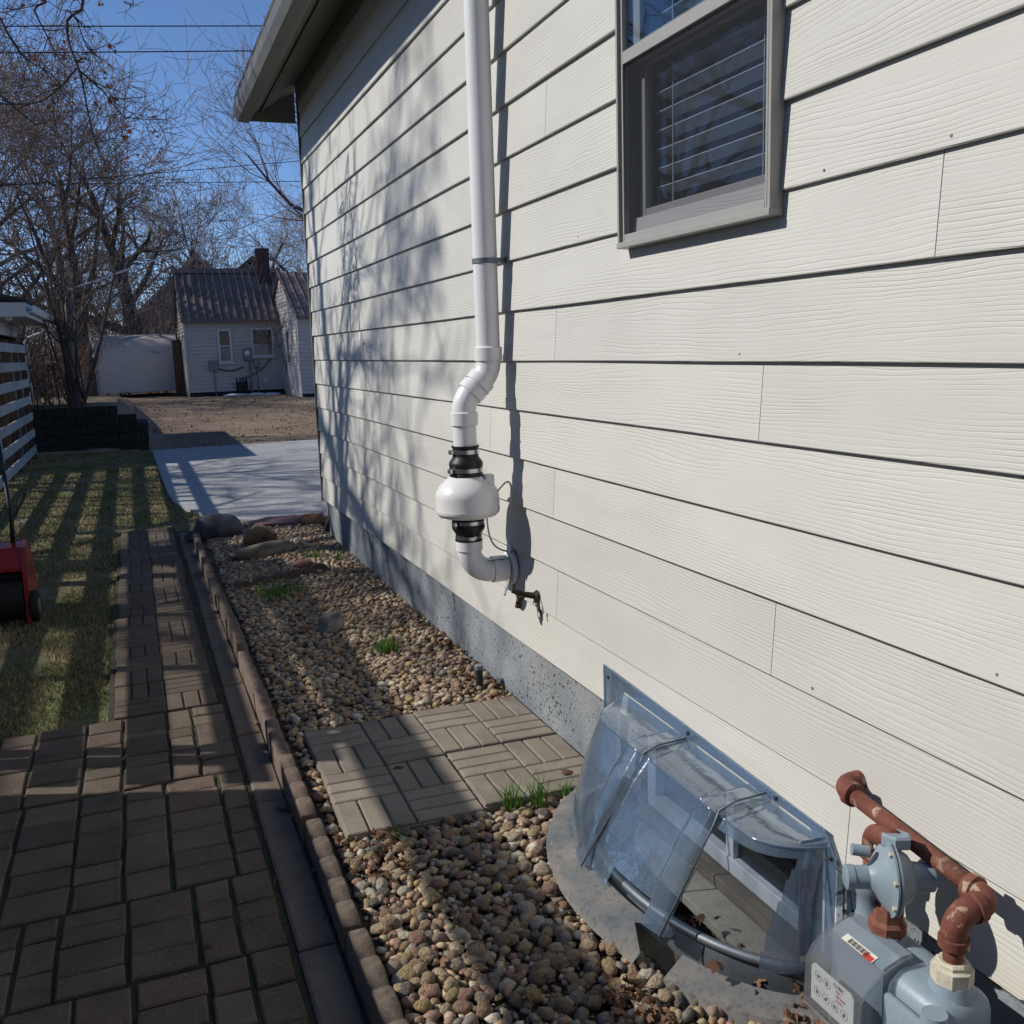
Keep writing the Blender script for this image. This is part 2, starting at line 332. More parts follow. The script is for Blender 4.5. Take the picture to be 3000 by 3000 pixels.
def npmesh(name, V, F, mat, smooth=False):
    """big mesh from numpy arrays; F is (n,3) or (n,4)"""
    me = bpy.data.meshes.new(name); V = np.asarray(V, np.float32); F = np.asarray(F, np.int32); k = F.shape[1]
    me.vertices.add(len(V)); me.vertices.foreach_set('co', V.ravel()); me.loops.add(F.size); me.loops.foreach_set('vertex_index', F.ravel())
    me.polygons.add(len(F)); me.polygons.foreach_set('loop_start', np.arange(0, F.size, k, dtype=np.int32))
    if smooth: me.polygons.foreach_set('use_smooth', np.ones(len(F), bool))
    me.materials.append(MAT[mat]); me.update(calc_edges=True); me.validate(); return me
def arc(c, u, v, r, a0, a1, n=8):
    c, u, v = Vector(c), Vector(u), Vector(v)
    return [c + u * (r * math.cos(a0 + (a1 - a0) * i / n)) + v * (r * math.sin(a0 + (a1 - a0) * i / n)) for i in range(n + 1)]
W = 1.3052; E_ = 0.178; Z0 = 1.3416                           # wall plane, siding exposure, height of the eye-level course
def zk(k): return Z0 + k * E_

# ================================================================== the setting
def sstep(a, b, x):
    t = max(0, min(1, (x - a) / (b - a))); return t * t * (3 - 2 * t)
def tz(x, y):
    z = -.115
    z += .31 * sstep(16.4, 30, y)
    if y > 16:
        m = sstep(17.2, 17.6, y) * (1 - sstep(-.35, .35, x)) * (1 - .55 * sstep(23, 34, y)); z = max(z, -.115 + .70 * m)
    if y > 17: z += .03 * mnoise.noise(Vector((x * .8, y * .5, 0)))
    if y > 60: z += .0
    return z
xs = sorted(set([-600, -200, -80, -40, -25, -16, -12, -9, -7] + [round(-6 + .3 * i, 2) for i in range(51)] + [10, 12, 15, 20, 30, 60, 150, 600]))
ys = sorted(set([-300, -60, -20, -8, -3, 1, 4, 8, 12, 14, 15.5] + [round(16.2 + .3 * i, 2) for i in range(50)] + [32, 34, 36, 40, 46, 55, 70, 100, 200, 700]))
mb = MB(); mb.v = [(x, y, tz(x, y)) for y in ys for x in xs]; nx = len(xs)
mb.f = [(j * nx + i, j * nx + i + 1, (j + 1) * nx + i + 1, (j + 1) * nx + i) for j in range(len(ys) - 1) for i in range(nx - 1)]
struct('ground', mb, 'dirt', 180)
# clods on the dirt
def blob_verts(seed, sub=1, rough=.35, sq=(1, 1, 1)):
    bm = bmesh.new(); bmesh.ops.create_icosphere(bm, subdivisions=sub, radius=1)
    for v in bm.verts:
        n = mnoise.noise(v.co * 1.1 + Vector((seed * 3.1, seed * 1.7, seed))) * rough + mnoise.noise(v.co * 2.6 + Vector((seed, 9, 2))) * rough * .35
        v.co = Vector((v.co.x * sq[0], v.co.y * sq[1], v.co.z * sq[2])) * (1 + n)
    bm.verts.index_update(); V = np.array([v.co[:] for v in bm.verts]); F = np.array([[v.index for v in f.verts] for f in bm.faces]); bm.free(); return V, F
def scatter_mesh(protos, pos, scl_, rot, seed=1):
    """joined copies: protos list of (V,F) with equal face size"""
    Vs, Fs, base = [], [], 0
    for i in range(len(pos)):
        V, F = protos[i % len(protos)]
        Mx = np.array(Euler(rot[i]).to_matrix()); V2 = (V * scl_[i]) @ Mx.T + pos[i]
        Vs.append(V2); Fs.append(F + base); base += len(V)
    return np.concatenate(Vs), np.concatenate(Fs)
pr = [blob_verts(i, 1, .5, (1, .8, .6)) for i in range(6)]
N = 800; px = rng.uniform(.25, 6.5, N); py = 16.9 + 12.5 * rng.random(N) ** 1.3
pos = np.stack([px, py, [tz(a, b) for a, b in zip(px, py)]], 1); sc = rng.uniform(.010, .045, N)[:, None] * np.ones(3)
V, F = scatter_mesh(pr, pos, sc, rng.uniform(0, 6, (N, 3)))
tag(link(bpy.data.objects.new('dirt_clods', npmesh('dirt_clods', V, F, 'dirt'))), 'loose brown clods strewn over the bare dirt lot', 'dirt clods', kind='stuff')

# concrete pad
pad = [(.21, 16.62), (2.36, 16.72), (3.4, 16.76), (3.4, 8.62), (1.44, 8.66), (1.15, 8.70), (.93, 8.82), (.72, 9.05), (.52, 9.45), (.38, 9.95), (.30, 10.5), (.265, 11.2)]
mb = MB().prism(pad, 2, -.16, -.072); struct('concrete_pad', mb, 'conc')
# lawn soil sheet and grass
mb = MB().prism([(-6, -3), (.30, -3), (.30, 8.4), (.9, 8.62), (1.0, 8.72), (.72, 9.05), (.52, 9.45), (.38, 9.95), (.30, 10.5), (.265, 11.2), (.21, 16.9), (-.2, 17.15), (-6, 17.15)], 2, -.14, -.100)
struct('lawn', mb, 'thatch')
def pip(x, y, poly):
    c = False; j = len(poly) - 1
    for i in range(len(poly)):
        if (poly[i][1] > y) != (poly[j][1] > y) and x < (poly[j][0] - poly[i][0]) * (y - poly[i][1]) / (poly[j][1] - poly[i][1]) + poly[i][0]: c = not c
        j = i
    return c
lawnpoly = [(-2.4, 2.2), (-.62, 2.2), (-.60, 4.10), (-.215, 4.12), (-.215, 8.62), (.36, 8.60), (.95, 8.62), (.93, 8.80), (.72, 9.05), (.50, 9.45), (.36, 9.95), (.28, 10.5), (.25, 11.2), (.195, 16.9), (-.2, 17.15), (-2.4, 17.15)]
G = []
while len(G) < 95000:
    y = 2.2 + 14.9 * random.random() ** 1.35; x = random.uniform(-.135 * y - .5, .97)
    if not pip(x, y, lawnpoly): continue
    d = mnoise.noise(Vector((x * 2.2, y * 1.5, 3))) ; 
    if d < -.25 and random.random() < .75: continue
    G.append((x, y))
G = np.array(G); n = len(G); th = rng.uniform(0, 6.283, n); hgt = rng.uniform(.008, .030, n); wd = rng.uniform(.0012, .0026, n) * (1 + G[:, 1] / 8); ln = rng.uniform(.1, 1.1, n) * hgt; la = rng.uniform(0, 6.283, n)
base = np.stack([G[:, 0], G[:, 1], np.full(n, -.102)], 1); sd = np.stack([np.cos(th), np.sin(th), np.zeros(n)], 1) * wd[:, None]
tip = base + np.stack([np.cos(la) * ln, np.sin(la) * ln, hgt], 1); V = np.stack([base - sd, base + sd, tip], 1).reshape(-1, 3)
tag(link(bpy.data.objects.new('lawn_grass', npmesh('lawn_grass', V, np.arange(3 * n).reshape(-1, 3), 'grass'))), 'short patchy green and straw-coloured lawn grass beside the paver walk', 'grass', kind='stuff')

# ------------------------------------------------------------------ walkway
mb = MB().prism([(-.66, -1), (.40, -1), (.40, 8.62), (-.215, 8.62), (-.215, 4.11), (-.66, 4.09)], 2, -.13, -.0715)
walk = struct('walkway', mb, 'jointsoil')
def slab(mb, x0, x1, y0, y1, z0, z1, b=.006, j=0.0):
    """paving piece with chamfered upper edges"""
    q = lambda: random.uniform(-j, j)
    c = [(x0 + q(), y0 + q()), (x1 + q(), y0 + q()), (x1 + q(), y1 + q()), (x0 + q(), y1 + q())]
    cx, cy = (x0 + x1) / 2, (y0 + y1) / 2
    ins = [(x + math.copysign(b, cx - x), y + math.copysign(b, cy - y)) for x, y in c]
    t = [random.uniform(-j, j) * .4 for _ in range(4)]
    v = [(x, y, z0) for x, y in c] + [(x, y, z1 - b * .8 + d) for (x, y), d in zip(c, t)] + [(x, y, z1 + d) for (x, y), d in zip(ins, t)]
    return mb.add(v, [(8, 9, 10, 11)] + [(i, (i + 1) % 4, 4 + (i + 1) % 4, 4 + i) for i in range(4)] + [(4 + i, 4 + (i + 1) % 4, 8 + (i + 1) % 4, 8 + i) for i in range(4)])
def basket(s, flip):
    """square concrete paver whose face is moulded as four basket-weave cells of three bricks"""
    mb = MB(); h = s / 2; slab(mb, -h, h, -h, h, -.04, -.009, .004)
    for ci in (0, 1):
        for cj in (0, 1):
            ox, oy = (ci - .5) * h, (cj - .5) * h
            for k in range(3):
                g = .0032; c0 = -h / 2 + k * h / 3
                if (ci + cj + flip) % 2: slab(mb, ox + c0 + g, ox + c0 + h / 3 - g, oy - h / 2 + g, oy + h / 2 - g, -.02, 0, .004)
                else: slab(mb, ox - h / 2 + g, ox + h / 2 - g, oy + c0 + g, oy + c0 + h / 3 - g, -.02, 0, .004)
    return mb
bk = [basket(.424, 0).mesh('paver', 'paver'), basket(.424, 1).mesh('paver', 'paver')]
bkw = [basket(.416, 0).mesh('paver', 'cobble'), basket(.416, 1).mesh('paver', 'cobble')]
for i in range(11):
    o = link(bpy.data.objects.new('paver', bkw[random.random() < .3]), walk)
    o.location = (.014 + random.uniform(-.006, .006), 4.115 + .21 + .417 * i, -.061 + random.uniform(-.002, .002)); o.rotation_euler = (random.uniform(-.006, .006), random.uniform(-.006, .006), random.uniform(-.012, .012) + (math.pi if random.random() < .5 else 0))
# loose cobbles at the near end: columns and rows follow the photograph
secs = [(3.385, 4.09, [-.600, -.467, -.286, -.153, .009, .109, .243], 5), (2.648, 3.372, [-.62, -.458, -.285, -.148, -.016, .156, .243], 5),
        (2.262, 2.640, [-.60, -.495, -.393, -.300, -.136, .032, .130, .243], 3), (1.55, 2.252, [-.62, -.40, -.252, -.121, .042, .14, .243], 5), (.7, 1.54, [-.62, -.46, -.29, -.12, .04, .15, .243], 6)]
for y0, y1, cx, nrow in secs:
    for i in range(len(cx) - 1):
        wdt = cx[i + 1] - cx[i]; k = max(2, nrow + random.choice((0, 0, 1, 1))) if wdt > .14 else max(2, nrow)
        ws = [random.choice((.75, 1, 1, 1.6)) for _ in range(k)]; tot = sum(ws); y = y0
        for q in ws:
            yy = y + (y1 - y0) * q / tot; sk = (cx[i] - cx[0]) * .012
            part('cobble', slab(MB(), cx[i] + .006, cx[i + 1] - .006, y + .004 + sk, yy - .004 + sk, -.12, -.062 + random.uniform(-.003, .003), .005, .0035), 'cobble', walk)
            y = yy
# header row at the far end of the walk
for i, (x0, x1) in enumerate(((-.215, -.12), (-.115, .0), (.005, .12), (.125, .235))):
    part('cobble', slab(MB(), x0, x1, 8.715, 8.80, -.12, -.062, .006, .004), 'cobble', walk)
# border slabs along the edging
yb = 1.0
for ln in (.62, .60, .86, .62, .61, .60, .60, .61, .62, .60, .60, .50):
    part('border_slab', slab(MB(), .258, .352, yb + .004, yb + ln - .004, -.13, -.058 + random.uniform(-.003, .003), .007, .002), 'border', walk); yb += ln
# moss in the joints
mo = [];
for _ in range(900):
    x = random.choice((.25, .25, -.153, .009, -.215, .108)) + random.gauss(0, .008); y = 1.9 + 6.6 * random.random() ** 1.5
    if mnoise.noise(Vector((x * 3, y * 1.3, 8))) < .05: continue
    mo.append((x, y))
mo = np.array(mo); n = len(mo); la = rng.uniform(0, 6.283, n); hh = rng.uniform(.008, .03, n); b0 = np.stack([mo[:, 0], mo[:, 1], np.full(n, -.085)], 1)
sd = np.stack([np.cos(la), np.sin(la), 0 * la], 1) * .0016; tp = b0 + np.stack([np.cos(la + 1) * hh * .7, np.sin(la + 1) * hh * .7, hh + .02], 1)
o = link(bpy.data.objects.new('joint_moss', npmesh('joint_moss', np.stack([b0 - sd, b0 + sd, tp], 1).reshape(-1, 3), np.arange(3 * n).reshape(-1, 3), 'grass')), walk); o['kind'] = 'stuff'

# ------------------------------------------------------------------ scalloped edging
edg = thing('scalloped_edging', 'row of rose-grey scalloped concrete edging blocks between walk and gravel', 'edging', (.39, 4.5, -.1))
def edger(L, n=5):
    prof = []; w_ = L / n
    for i in range(n):
        for q in range(7):
            t = q / 6; prof.append((i * w_ + .004 + t * (w_ - .008), .038 - .020 * (abs(2 * t - 1) ** 3)))
    prof = [(0, -.13)] + prof + [(L, -.13)]; m = len(prof); c = .005
    v = [(-.028, y, z) for y, z in prof] + [(.028, y, z) for y, z in prof]; mb = MB()
    front = [(-.023, y, z - (.006 if 0 < i < m - 1 else 0)) for i, (y, z) in enumerate(prof)]; t0 = [(-.018, y, z) for y, z in prof]; t1 = [(.018, y, z) for y, z in prof]; back = [(.023, y, z - (.006 if 0 < i < m - 1 else 0)) for i, (y, z) in enumerate(prof)]
    rows = [front, t0, t1, back]; mb.v = [p for r_ in rows for p in r_]; mb.f = [(a * m + i, a * m + i + 1, (a + 1) * m + i + 1, (a + 1) * m + i) for a in range(3) for i in range(m - 1)]
    mb.f.append(tuple(range(m))[::-1]); mb.f.append(tuple(3 * m + i for i in range(m))); return mb
eds = edger(.592).mesh('edging_block', 'edger', 50); y = .95
for i in range(12):
    o = link(bpy.data.objects.new('edging_block', eds), edg); xx = .392 - .008 * i * .35
    o.location = (xx + random.uniform(-.006, .006), y, random.uniform(-.006, .006)); o.rotation_euler = (random.uniform(-.012, .012), random.uniform(-.03, .03), random.uniform(-.012, .012)); y += .602

# ------------------------------------------------------------------ gravel bed and its paver pad
wellarc = [(W + .02 - .285 * math.cos(t), 2.01 + .5 * math.sin(t)) for t in np.linspace(-math.pi / 2, math.pi / 2, 15)]
mb = MB().prism([(.40, .3), (W + .06, .3), (W + .06, 1.5)] + wellarc + [(W + .06, 2.52), (W + .06, 7.6), (1.5, 8.6), (.37, 8.45)], 2, -.15, -.022)
bed = struct('gravel_bed', mb, 'soil')
padp = [(x, y) for x in (.682, 1.110) for y in (2.815, 3.243)]
for i, (x, y) in enumerate(padp):
    o = link(bpy.data.objects.new('paver', bk[1]), bed); o.location = (x + random.uniform(-.004, .004), y + .012 * (x > 1), .012 + random.uniform(-.004, .004))
    o.rotation_euler = (random.uniform(-.012, .012), random.uniform(-.012, .012), -.012 + random.uniform(-.008, .008) + (math.pi if i in (1, 2) else 0))
WC = (W, 2.01)                                                   # centre of the window well
def free(x, y, mrg=.0):
    if x < .425 + mrg or x > W + .035 or y < 1.0 or y > 8.3: return False
    if .470 - mrg < x < 1.33 + mrg and 2.605 - mrg < y < 3.46 + mrg: return False
    if ((x - WC[0]) / .36) ** 2 + ((y - WC[1]) / .55) ** 2 < 1: return False
    if y > 7.55 and x < .95 and not (y < 8.3): return False
    return True
PB = [blob_verts(11 + i, 2, random.uniform(.18, .42) if i < 9 else .52, (1, random.uniform(.65, .95), random.uniform(.45, .75))) for i in range(12)]
PB1 = [blob_verts(11 + i, 1, random.uniform(.18, .4) if i < 9 else .52, (1, random.uniform(.65, .95), random.uniform(.45, .75))) for i in range(12)]
P = []
sp = .0245; yy = 1.0; row = 0
while yy < 8.3:
    xx = .42 + (row % 2) * sp / 2
    while xx < W + .04:
        x, y = xx + random.gauss(0, .008), yy + random.gauss(0, .008)
        if free(x, y, .006): P.append((x, y, random.choice((random.uniform(.008, .013), random.uniform(.012, .017), random.uniform(.013, .018), random.uniform(.016, .0225)))))
        xx += sp
    yy += sp * .87; row += 1
for _ in range(1500):
    x, y = random.uniform(.43, W), random.uniform(1.3, 8)
    if free(x, y, .02): P.append((x, y, random.uniform(.013, .024)))
GR = []
for _ in range(9000):
    x, y = random.uniform(.42, W + .03), 1.35 + 6.4 * random.random() ** 1.3
    if free(x, y, .003): GR.append((x, y, random.uniform(.003, .0075)))
cp = np.array((0, 0, 1.39)); cr, cu, cb_ = np.array(cam.matrix_world.to_3x3()).T
def inframe(p, m=1.02):
    d = np.array(p) - cp; z = -(d @ cb_)
    return z > 0 and abs(d @ cr) / z * cd.lens / 18 < m and abs(d @ cu) / z * cd.lens / 18 < m
P = [p for p in P if p[1] > 1.35]
def pz(i, p): return -.022 + p[2] * .42 + (.012 if i > len(P) - 1500 else random.uniform(0, .008))
Z = [pz(i, p) for i, p in enumerate(P)]
score = [(p[2] / math.hypot(p[0], p[1], 1.39) if inframe((p[0], p[1], 0), .97) else 0) * random.uniform(.9, 1) for p in P]
near = set(np.argsort(score)[-300:].tolist())
pme = []
for V, F in PB: me = npmesh('pebble', V, F, 'peb', True); pme.append(me)
for i in near:
    x, y, s_ = P[i]; o = link(bpy.data.objects.new('pebble', random.choice(pme)), bed); o.location = (x, y, Z[i] + .003)
    s_ *= 1.02; o.scale = (s_ * 1.1, s_, s_); o.rotation_euler = (random.uniform(-.35, .35), random.uniform(-.35, .35), random.uniform(0, 6.28))
rest = [i for i in range(len(P)) if i not in near]
V, F = scatter_mesh(PB1, np.array([(P[i][0], P[i][1], Z[i]) for i in rest]), np.array([[P[i][2] * 1.15, P[i][2], P[i][2]] for i in rest]), [(random.uniform(-.4, .4), random.uniform(-.4, .4), random.uniform(0, 6.28)) for _ in rest])
V2, F2 = scatter_mesh(PB1, np.array([(x, y, -.020 + random.uniform(0, .006)) for x, y, s_ in GR]), np.array([[s_, s_, s_ * .8] for x, y, s_ in GR]), [(0, random.uniform(-.4, .4), random.uniform(0, 6.28)) for _ in GR])
F = np.concatenate([F, F2 + len(V)]); V = np.concatenate([V, V2])
o = link(bpy.data.objects.new('pebble_mass', npmesh('pebble_mass', V, F, 'pebs', True)), bed); o['kind'] = 'stuff'

# ================================================================== the house
house = thing('house', 'cream lap-sided house with grey painted foundation filling the right side', 'house', (W, 3.2, 0))
YN, YF = -1.6, 7.452
WY0, WY1, WZ0, WZ1 = 1.757, 2.442, 1.649, 2.66                    # window outer frame
joints = {8: [4.11], 7: [4.894], 5: [4.085], 6: [5.709], 3: [4.228], 4: [6.36, 2.983], 2: [5.83], 1: [4.682, 1.323], 0: [6.289, 2.949], -1: [5.16, 1.823], -2: [3.6, .5], -3: [6.311, 2.989], -4: [5.105, 1.766], -5: [6.312, 2.982], -6: [4.856, 1.502]}
def board(k, ya, yb):
    zb = zk(k); zt = zb + E_ + .028; n = max(2, int((yb - ya) / .45)); mb = MB()
    pr_ = lambda z: W + (z - zb) / E_ * .0120
    for i in range(n + 1):
        y = ya + (yb - ya) * i / n; j = .0028 * mnoise.noise(Vector((y * 1.3, k * 5.1, 0))); jx = .0026 * mnoise.noise(Vector((y * .9, k * 3.3, 7)))
        for x, z in ((pr_(zb) + jx + .0015, zb + j), (pr_(zb) + jx, zb + j + .002), (pr_(zt) + jx, zt + j), (pr_(zt) + .008 + jx, zt + j), (pr_(zb) + .0100 + jx, zb + j)): mb.v.append((x, y, z))
    mb.f = [(i * 5 + a, i * 5 + (a + 1) % 5, (i + 1) * 5 + (a + 1) % 5, (i + 1) * 5 + a) for i in range(n) for a in range(5)]
    mb.f += [tuple(range(5))[::-1], tuple(n * 5 + a for a in range(5))]
    return part('siding_board', mb, 'siding', house)
for k in range(-6, 11):
    js = sorted(joints.get(k, [random.uniform(3, 6)])); cuts = [YN] + js + [YF]
    for a, b in zip(cuts[:-1], cuts[1:]):
        a2, b2 = a + (.0011 if a != YN else 0), b - (.0011 if b != YF else 0)
        if k >= 2 and a2 < WY1 - .02 and b2 > WY0 + .02:
            if a2 < WY0: board(k, a2, WY0 + .006)
            if b2 > WY1: board(k, WY1 - .006, b2)
        else: board(k, a2, b2)
for y, k in ((1.62, 2), (1.30, 2), (2.46, 2), (2.75, 2), (1.15, -3), (1.62, -4), (1.48, -6), (2.2, -5), (3.9, 1), (5.2, 2), (4.6, -4), (.95, 0), (1.9, 0), (3.7, -2)):
    part('nail_head', MB().lathe([(.0032, 0), (.0028, .0012)], (W + .0012, y, zk(k) + .017), (-1, 0, 0), 8), 'eave', house)
mb = MB().box(W + .026, W + .0305, YN, WY0 + .006, .25, 3.35); mb.box(W + .026, W + .0305, WY1 - .006, 7.44, .25, 3.35); mb.box(W + .026, W + .0305, WY0 + .02, WY1 - .02, .25, WZ0 + .03); mb.box(W + .026, W + .0305, WY0 + .02, WY1 - .02, WZ1 - .02, 3.35)
part('sheathing', mb, 'trimdark', house)
part('corner_trim', MB().box(W - .007, W + .045, 7.4535, 7.478, .262, 3.3, .002), 'eave', house)
part('gable_wall', MB().prism([(W + .046, .26), (8.0, .26), (8.0, 3.3), (4.65, 5.4), (W + .046, 3.3)], 1, 7.40, 7.46), 'hwall', house)
# foundation, open where the basement window sits
fo = part('foundation', MB().box(W + .031, W + .25, 2.44, 7.40, -.5, .268), 'found', house)
part('foundation', MB().box(W + .031, W + .25, YN, 1.56, -.5, .268), 'found', house)
part('foundation', MB().box(W + .031, W + .25, 1.56, 2.44, -.5, -.062), 'found', house)
part('sill_ledge', MB().box(W - .085, W + .12, 1.565, 2.435, -.058, -.03, .004), 'concold', house)
part('sill_timber', MB().box(W + .005, W + .13, 1.57, 2.43, -.028, .006, .005), 'beam', house)
bwf = MB()
for (a, b, c, d) in ((1.575, 2.425, .008, .052), (1.575, 2.425, .235, .268), (1.575, 1.625, .052, .235), (2.375, 2.425, .052, .235)): bwf.box(W + .045, W + .10, a, b, c, d, .003)
bwf.box(W + .05, W + .09, 1.98, 2.015, .052, .235, .002)
bwo = part('basement_window', bwf, 'vinyl', house)
part('pane', MB().box(W + .066, W + .07, 1.62, 1.985, .05, .24), 'basepane', bwo); part('pane', MB().box(W + .074, W + .078, 2.01, 2.38, .05, .24), 'basepane', bwo)
part('room_back', MB().box(W + .6, W + .62, 1.0, 3.0, -.5, .6), 'darkvoid', house)
# ---- the window
win = part('window', MB().box(W - .026, W + .03, WY0, WY0 + .009, WZ0, WZ1).box(W - .026, W + .03, WY1 - .009, WY1, WZ0, WZ1).box(W - .026, W + .03, WY0 + .009, WY1 - .009, WZ1 - .02, WZ1).box(W - .029, W + .03, WY0 - .002, WY1 + .002, WZ0 - .002, WZ0 + .014, .002), 'trim', house)
win['label'] = 'double-hung window with grey aluminium storm frame and white blind'
fr = MB(); a, b, c, d = WY0 + .009, WY1 - .009, WZ0 + .014, WZ1 - .02
fr.box(W - .008, W + .055, a, a + .010, c, d).box(W - .008, W + .055, b - .010, b, c, d); part('window_channel', fr, 'trimdark', win)  # shade inside the frame put in as a dark colour
fr = MB(); a, b = a + .010, b - .010
for (ya, yb, za, zb) in ((a, a + .008, c, d), (b - .008, b, c, d), (a + .008, b - .008, c, c + .020), (a + .008, b - .008, 2.118, 2.150)): fr.box(W - .020, W - .004, ya, yb, za, zb, .002)
part('storm_frame', fr, 'trim', win)
part('insect_screen', MB().box(W - .012, W - .0115, a + .008, b - .008, c + .020, 2.118), 'screen', win)
part('pane', MB().box(W - .011, W - .008, a + .008, b - .008, 2.150, d), 'glass', win)
fr = MB(); a2, b2 = a + .008, b - .008
for (ya, yb, za, zb) in ((a2, a2 + .045, 2.12, d), (b2 - .045, b2, 2.12, d), (a2 + .045, b2 - .045, 2.12, 2.17)): fr.box(W + .008, W + .026, ya, yb, za, zb, .002)
part('upper_sash', fr, 'trim', win); part('pane', MB().box(W + .015, W + .018, a2 + .045, b2 - .045, 2.17, d), 'glass', win)
fr = MB()
for (ya, yb, za, zb) in ((a2, a2 + .034, c, 2.155), (b2 - .034, b2, c, 2.155), (a2 + .034, b2 - .034, 2.11, 2.155), (a2 + .034, b2 - .034, c, c + .085)): fr.box(W + .028, W + .050, ya, yb, za, zb, .003)
part('lower_sash', fr, 'trim', win); part('pane', MB().box(W + .038, W + .041, a2 + .034, b2 - .034, c + .085, 2.11), 'glass', win)
part('room_back', MB().box(W + .8, W + .82, .9, 3.4, 1.2, 3.1).box(W + .24, W + .82, .9, .92, 1.2, 3.1).box(W + .24, W + .82, 3.38, 3.4, 1.2, 3.1).box(W + .031, W + .82, .9, 3.4, 1.19, 1.2).box(W + .031, W + .82, .9, 3.4, 3.1, 3.11), 'room', win)
bl = thing('window_blind', 'white horizontal slat blind hanging inside the window', 'blind', (W + .12, 2.06, 2.64))
sme = MB().box(-.024, .024, a2 + .03, b2 - .03, -.0014, .0014).mesh('slat', 'blind'); z = WZ0 + .10
while z < WZ1:
    o = link(bpy.data.objects.new('slat', sme), bl); o.location = (W + .088, 0, z); o.rotation_euler = (0, R(15), 0); z += .048
for yy in (a2 + .12, b2 - .12): part('ladder_cord', MB().box(W + .0625, W + .0640, yy, yy + .003, WZ0 + .09, WZ1), 'blind', bl)
# ---- eave
YE = 7.76
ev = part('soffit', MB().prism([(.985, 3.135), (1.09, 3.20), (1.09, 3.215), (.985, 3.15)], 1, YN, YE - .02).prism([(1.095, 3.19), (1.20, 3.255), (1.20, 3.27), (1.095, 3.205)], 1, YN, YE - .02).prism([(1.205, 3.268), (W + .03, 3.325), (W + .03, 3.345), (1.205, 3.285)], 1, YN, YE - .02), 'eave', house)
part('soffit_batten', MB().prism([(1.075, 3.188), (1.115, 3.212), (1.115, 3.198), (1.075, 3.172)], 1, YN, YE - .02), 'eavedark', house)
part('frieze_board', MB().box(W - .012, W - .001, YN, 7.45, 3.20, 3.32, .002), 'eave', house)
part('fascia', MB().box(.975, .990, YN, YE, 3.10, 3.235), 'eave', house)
gt = MB().prism([(.885, 3.225), (.893, 3.225), (.893, 3.165), (.912, 3.118), (.955, 3.11), (.968, 3.11), (.968, 3.225), (.974, 3.225), (.974, 3.100), (.908, 3.108), (.885, 3.16)], 1, YN, YE + .01)
MAT['guttermetal'] = pm('grey-brown gutter metal', (.13, .122, .105), .45, .12, 3, 0); gto = part('gutter', gt, 'guttermetal', house); part('gutter_end', MB().prism([(.886, 3.224), (.886, 3.16), (.909, 3.109), (.974, 3.102), (.974, 3.224)], 1, YE + .011, YE + .014), 'trim', gto)
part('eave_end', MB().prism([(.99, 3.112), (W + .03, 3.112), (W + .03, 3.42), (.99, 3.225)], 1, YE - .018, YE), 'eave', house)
part('roof', MB().prism([(.90, 3.235), (5.0, 5.9), (8.9, 3.235), (8.9, 3.29), (5.0, 5.97), (.90, 3.29)], 1, YN, YE + .02), 'shingle', house)
# downspout at the far corner
ds = thing('downspout', 'grey downspout with kicked-out elbow at the far house corner', 'downspout', (1.36, 7.56, 0))
part('shoe', MB().prism([(1.30, -.02), (1.34, -.05), (1.45, .14), (1.40, .17)], 1, 7.54, 7.60), 'wood', ds)
part('leader', MB().box(1.352, 1.41, 7.53, 7.60, .12, 3.1, .006), 'trim', ds)

# ================================================================== vent fan pipe
AY, D2, D1 = 3.40, .170, .067
rad = thing('radon_fan', 'white vent pipe with rounded fan housing and black rubber couplings on the wall', 'vent fan', (W, AY, .55))
X1, X2 = W - D1, W - D2
part('riser_pipe', MB().tube([(X1, AY, 1.37), (X1, AY, 2.3), (X1, AY, 3.30)], .0445, 28), 'pvc', rad, 40)
part('coupling', MB().lathe([(.0455, 1.343), (.051, 1.345), (.0515, 1.392), (.046, 1.396)], (X1, AY, 0), n=28), 'pvc', rad, 40)
# S-bend: two 45 degree elbows with hubs
pb = arc((X1 - .10, AY, 1.345), (1, 0, 0), (0, 0, -1), .10, 0, R(45), 6); dv = Vector((-.7071, 0, -.7071))
e1 = pb[-1]; tgt = X2; need = (e1.x - (X2 + .10 * (1 - math.cos(R(45))))) / .7071
e2 = e1 + dv * need; cc = e2 + Vector((.7071, 0, -.7071)) * .10
pb2 = [cc + Vector((-math.cos(a_), 0, math.sin(a_))) * .10 for a_ in np.linspace(R(45), 0, 7)]
part('elbow', MB().tube(pb + [e1 + dv * need * .5], .0455, 28), 'pvc', rad, 40); part('elbow', MB().tube([e1 + dv * need * .5] + pb2, .0455, 28), 'pvc', rad, 40)
for q in (e1 + dv * .010, e2 - dv * .010): part('hub', MB().lathe([(.046, -.0185), (.0525, -.0170), (.0525, .0170), (.046, .0185)], q, dv, 28), 'pvc', rad, 40)
zl = pb2[-1].z
part('fan_pipe', MB().tube([(X2, AY, zl - .004), (X2, AY, 1.02)], .0445, 28), 'pvc', rad, 40)
part('coupling', MB().lathe([(.046, zl - .05), (.0515, zl - .047), (.0515, zl - .002), (.046, zl + .002)], (X2, AY, 0), n=28), 'pvc', rad, 40)
rb = part('rubber_coupling', MB().lathe([(.046, 1.036), (.052, 1.036), (.052, 1.030), (.0485, 1.027), (.0485, .999), (.050, .992), (.062, .976), (.064, .968), (.0635, .960), (.0615, .955), (.0615, .932), (.063, .930), (.063, .922), (.055, .921)], (X2, AY, 0), n=36), 'rubber', rad, 40)
part('hose_clamp', MB().lathe([(.0485, 1.021), (.0505, 1.021), (.0505, 1.006), (.0485, 1.006)], (X2, AY, 0), n=36).box(X2 - .064, X2 - .048, AY - .012, AY + .012, 1.005, 1.022, .003), 'steel', rb, 40)
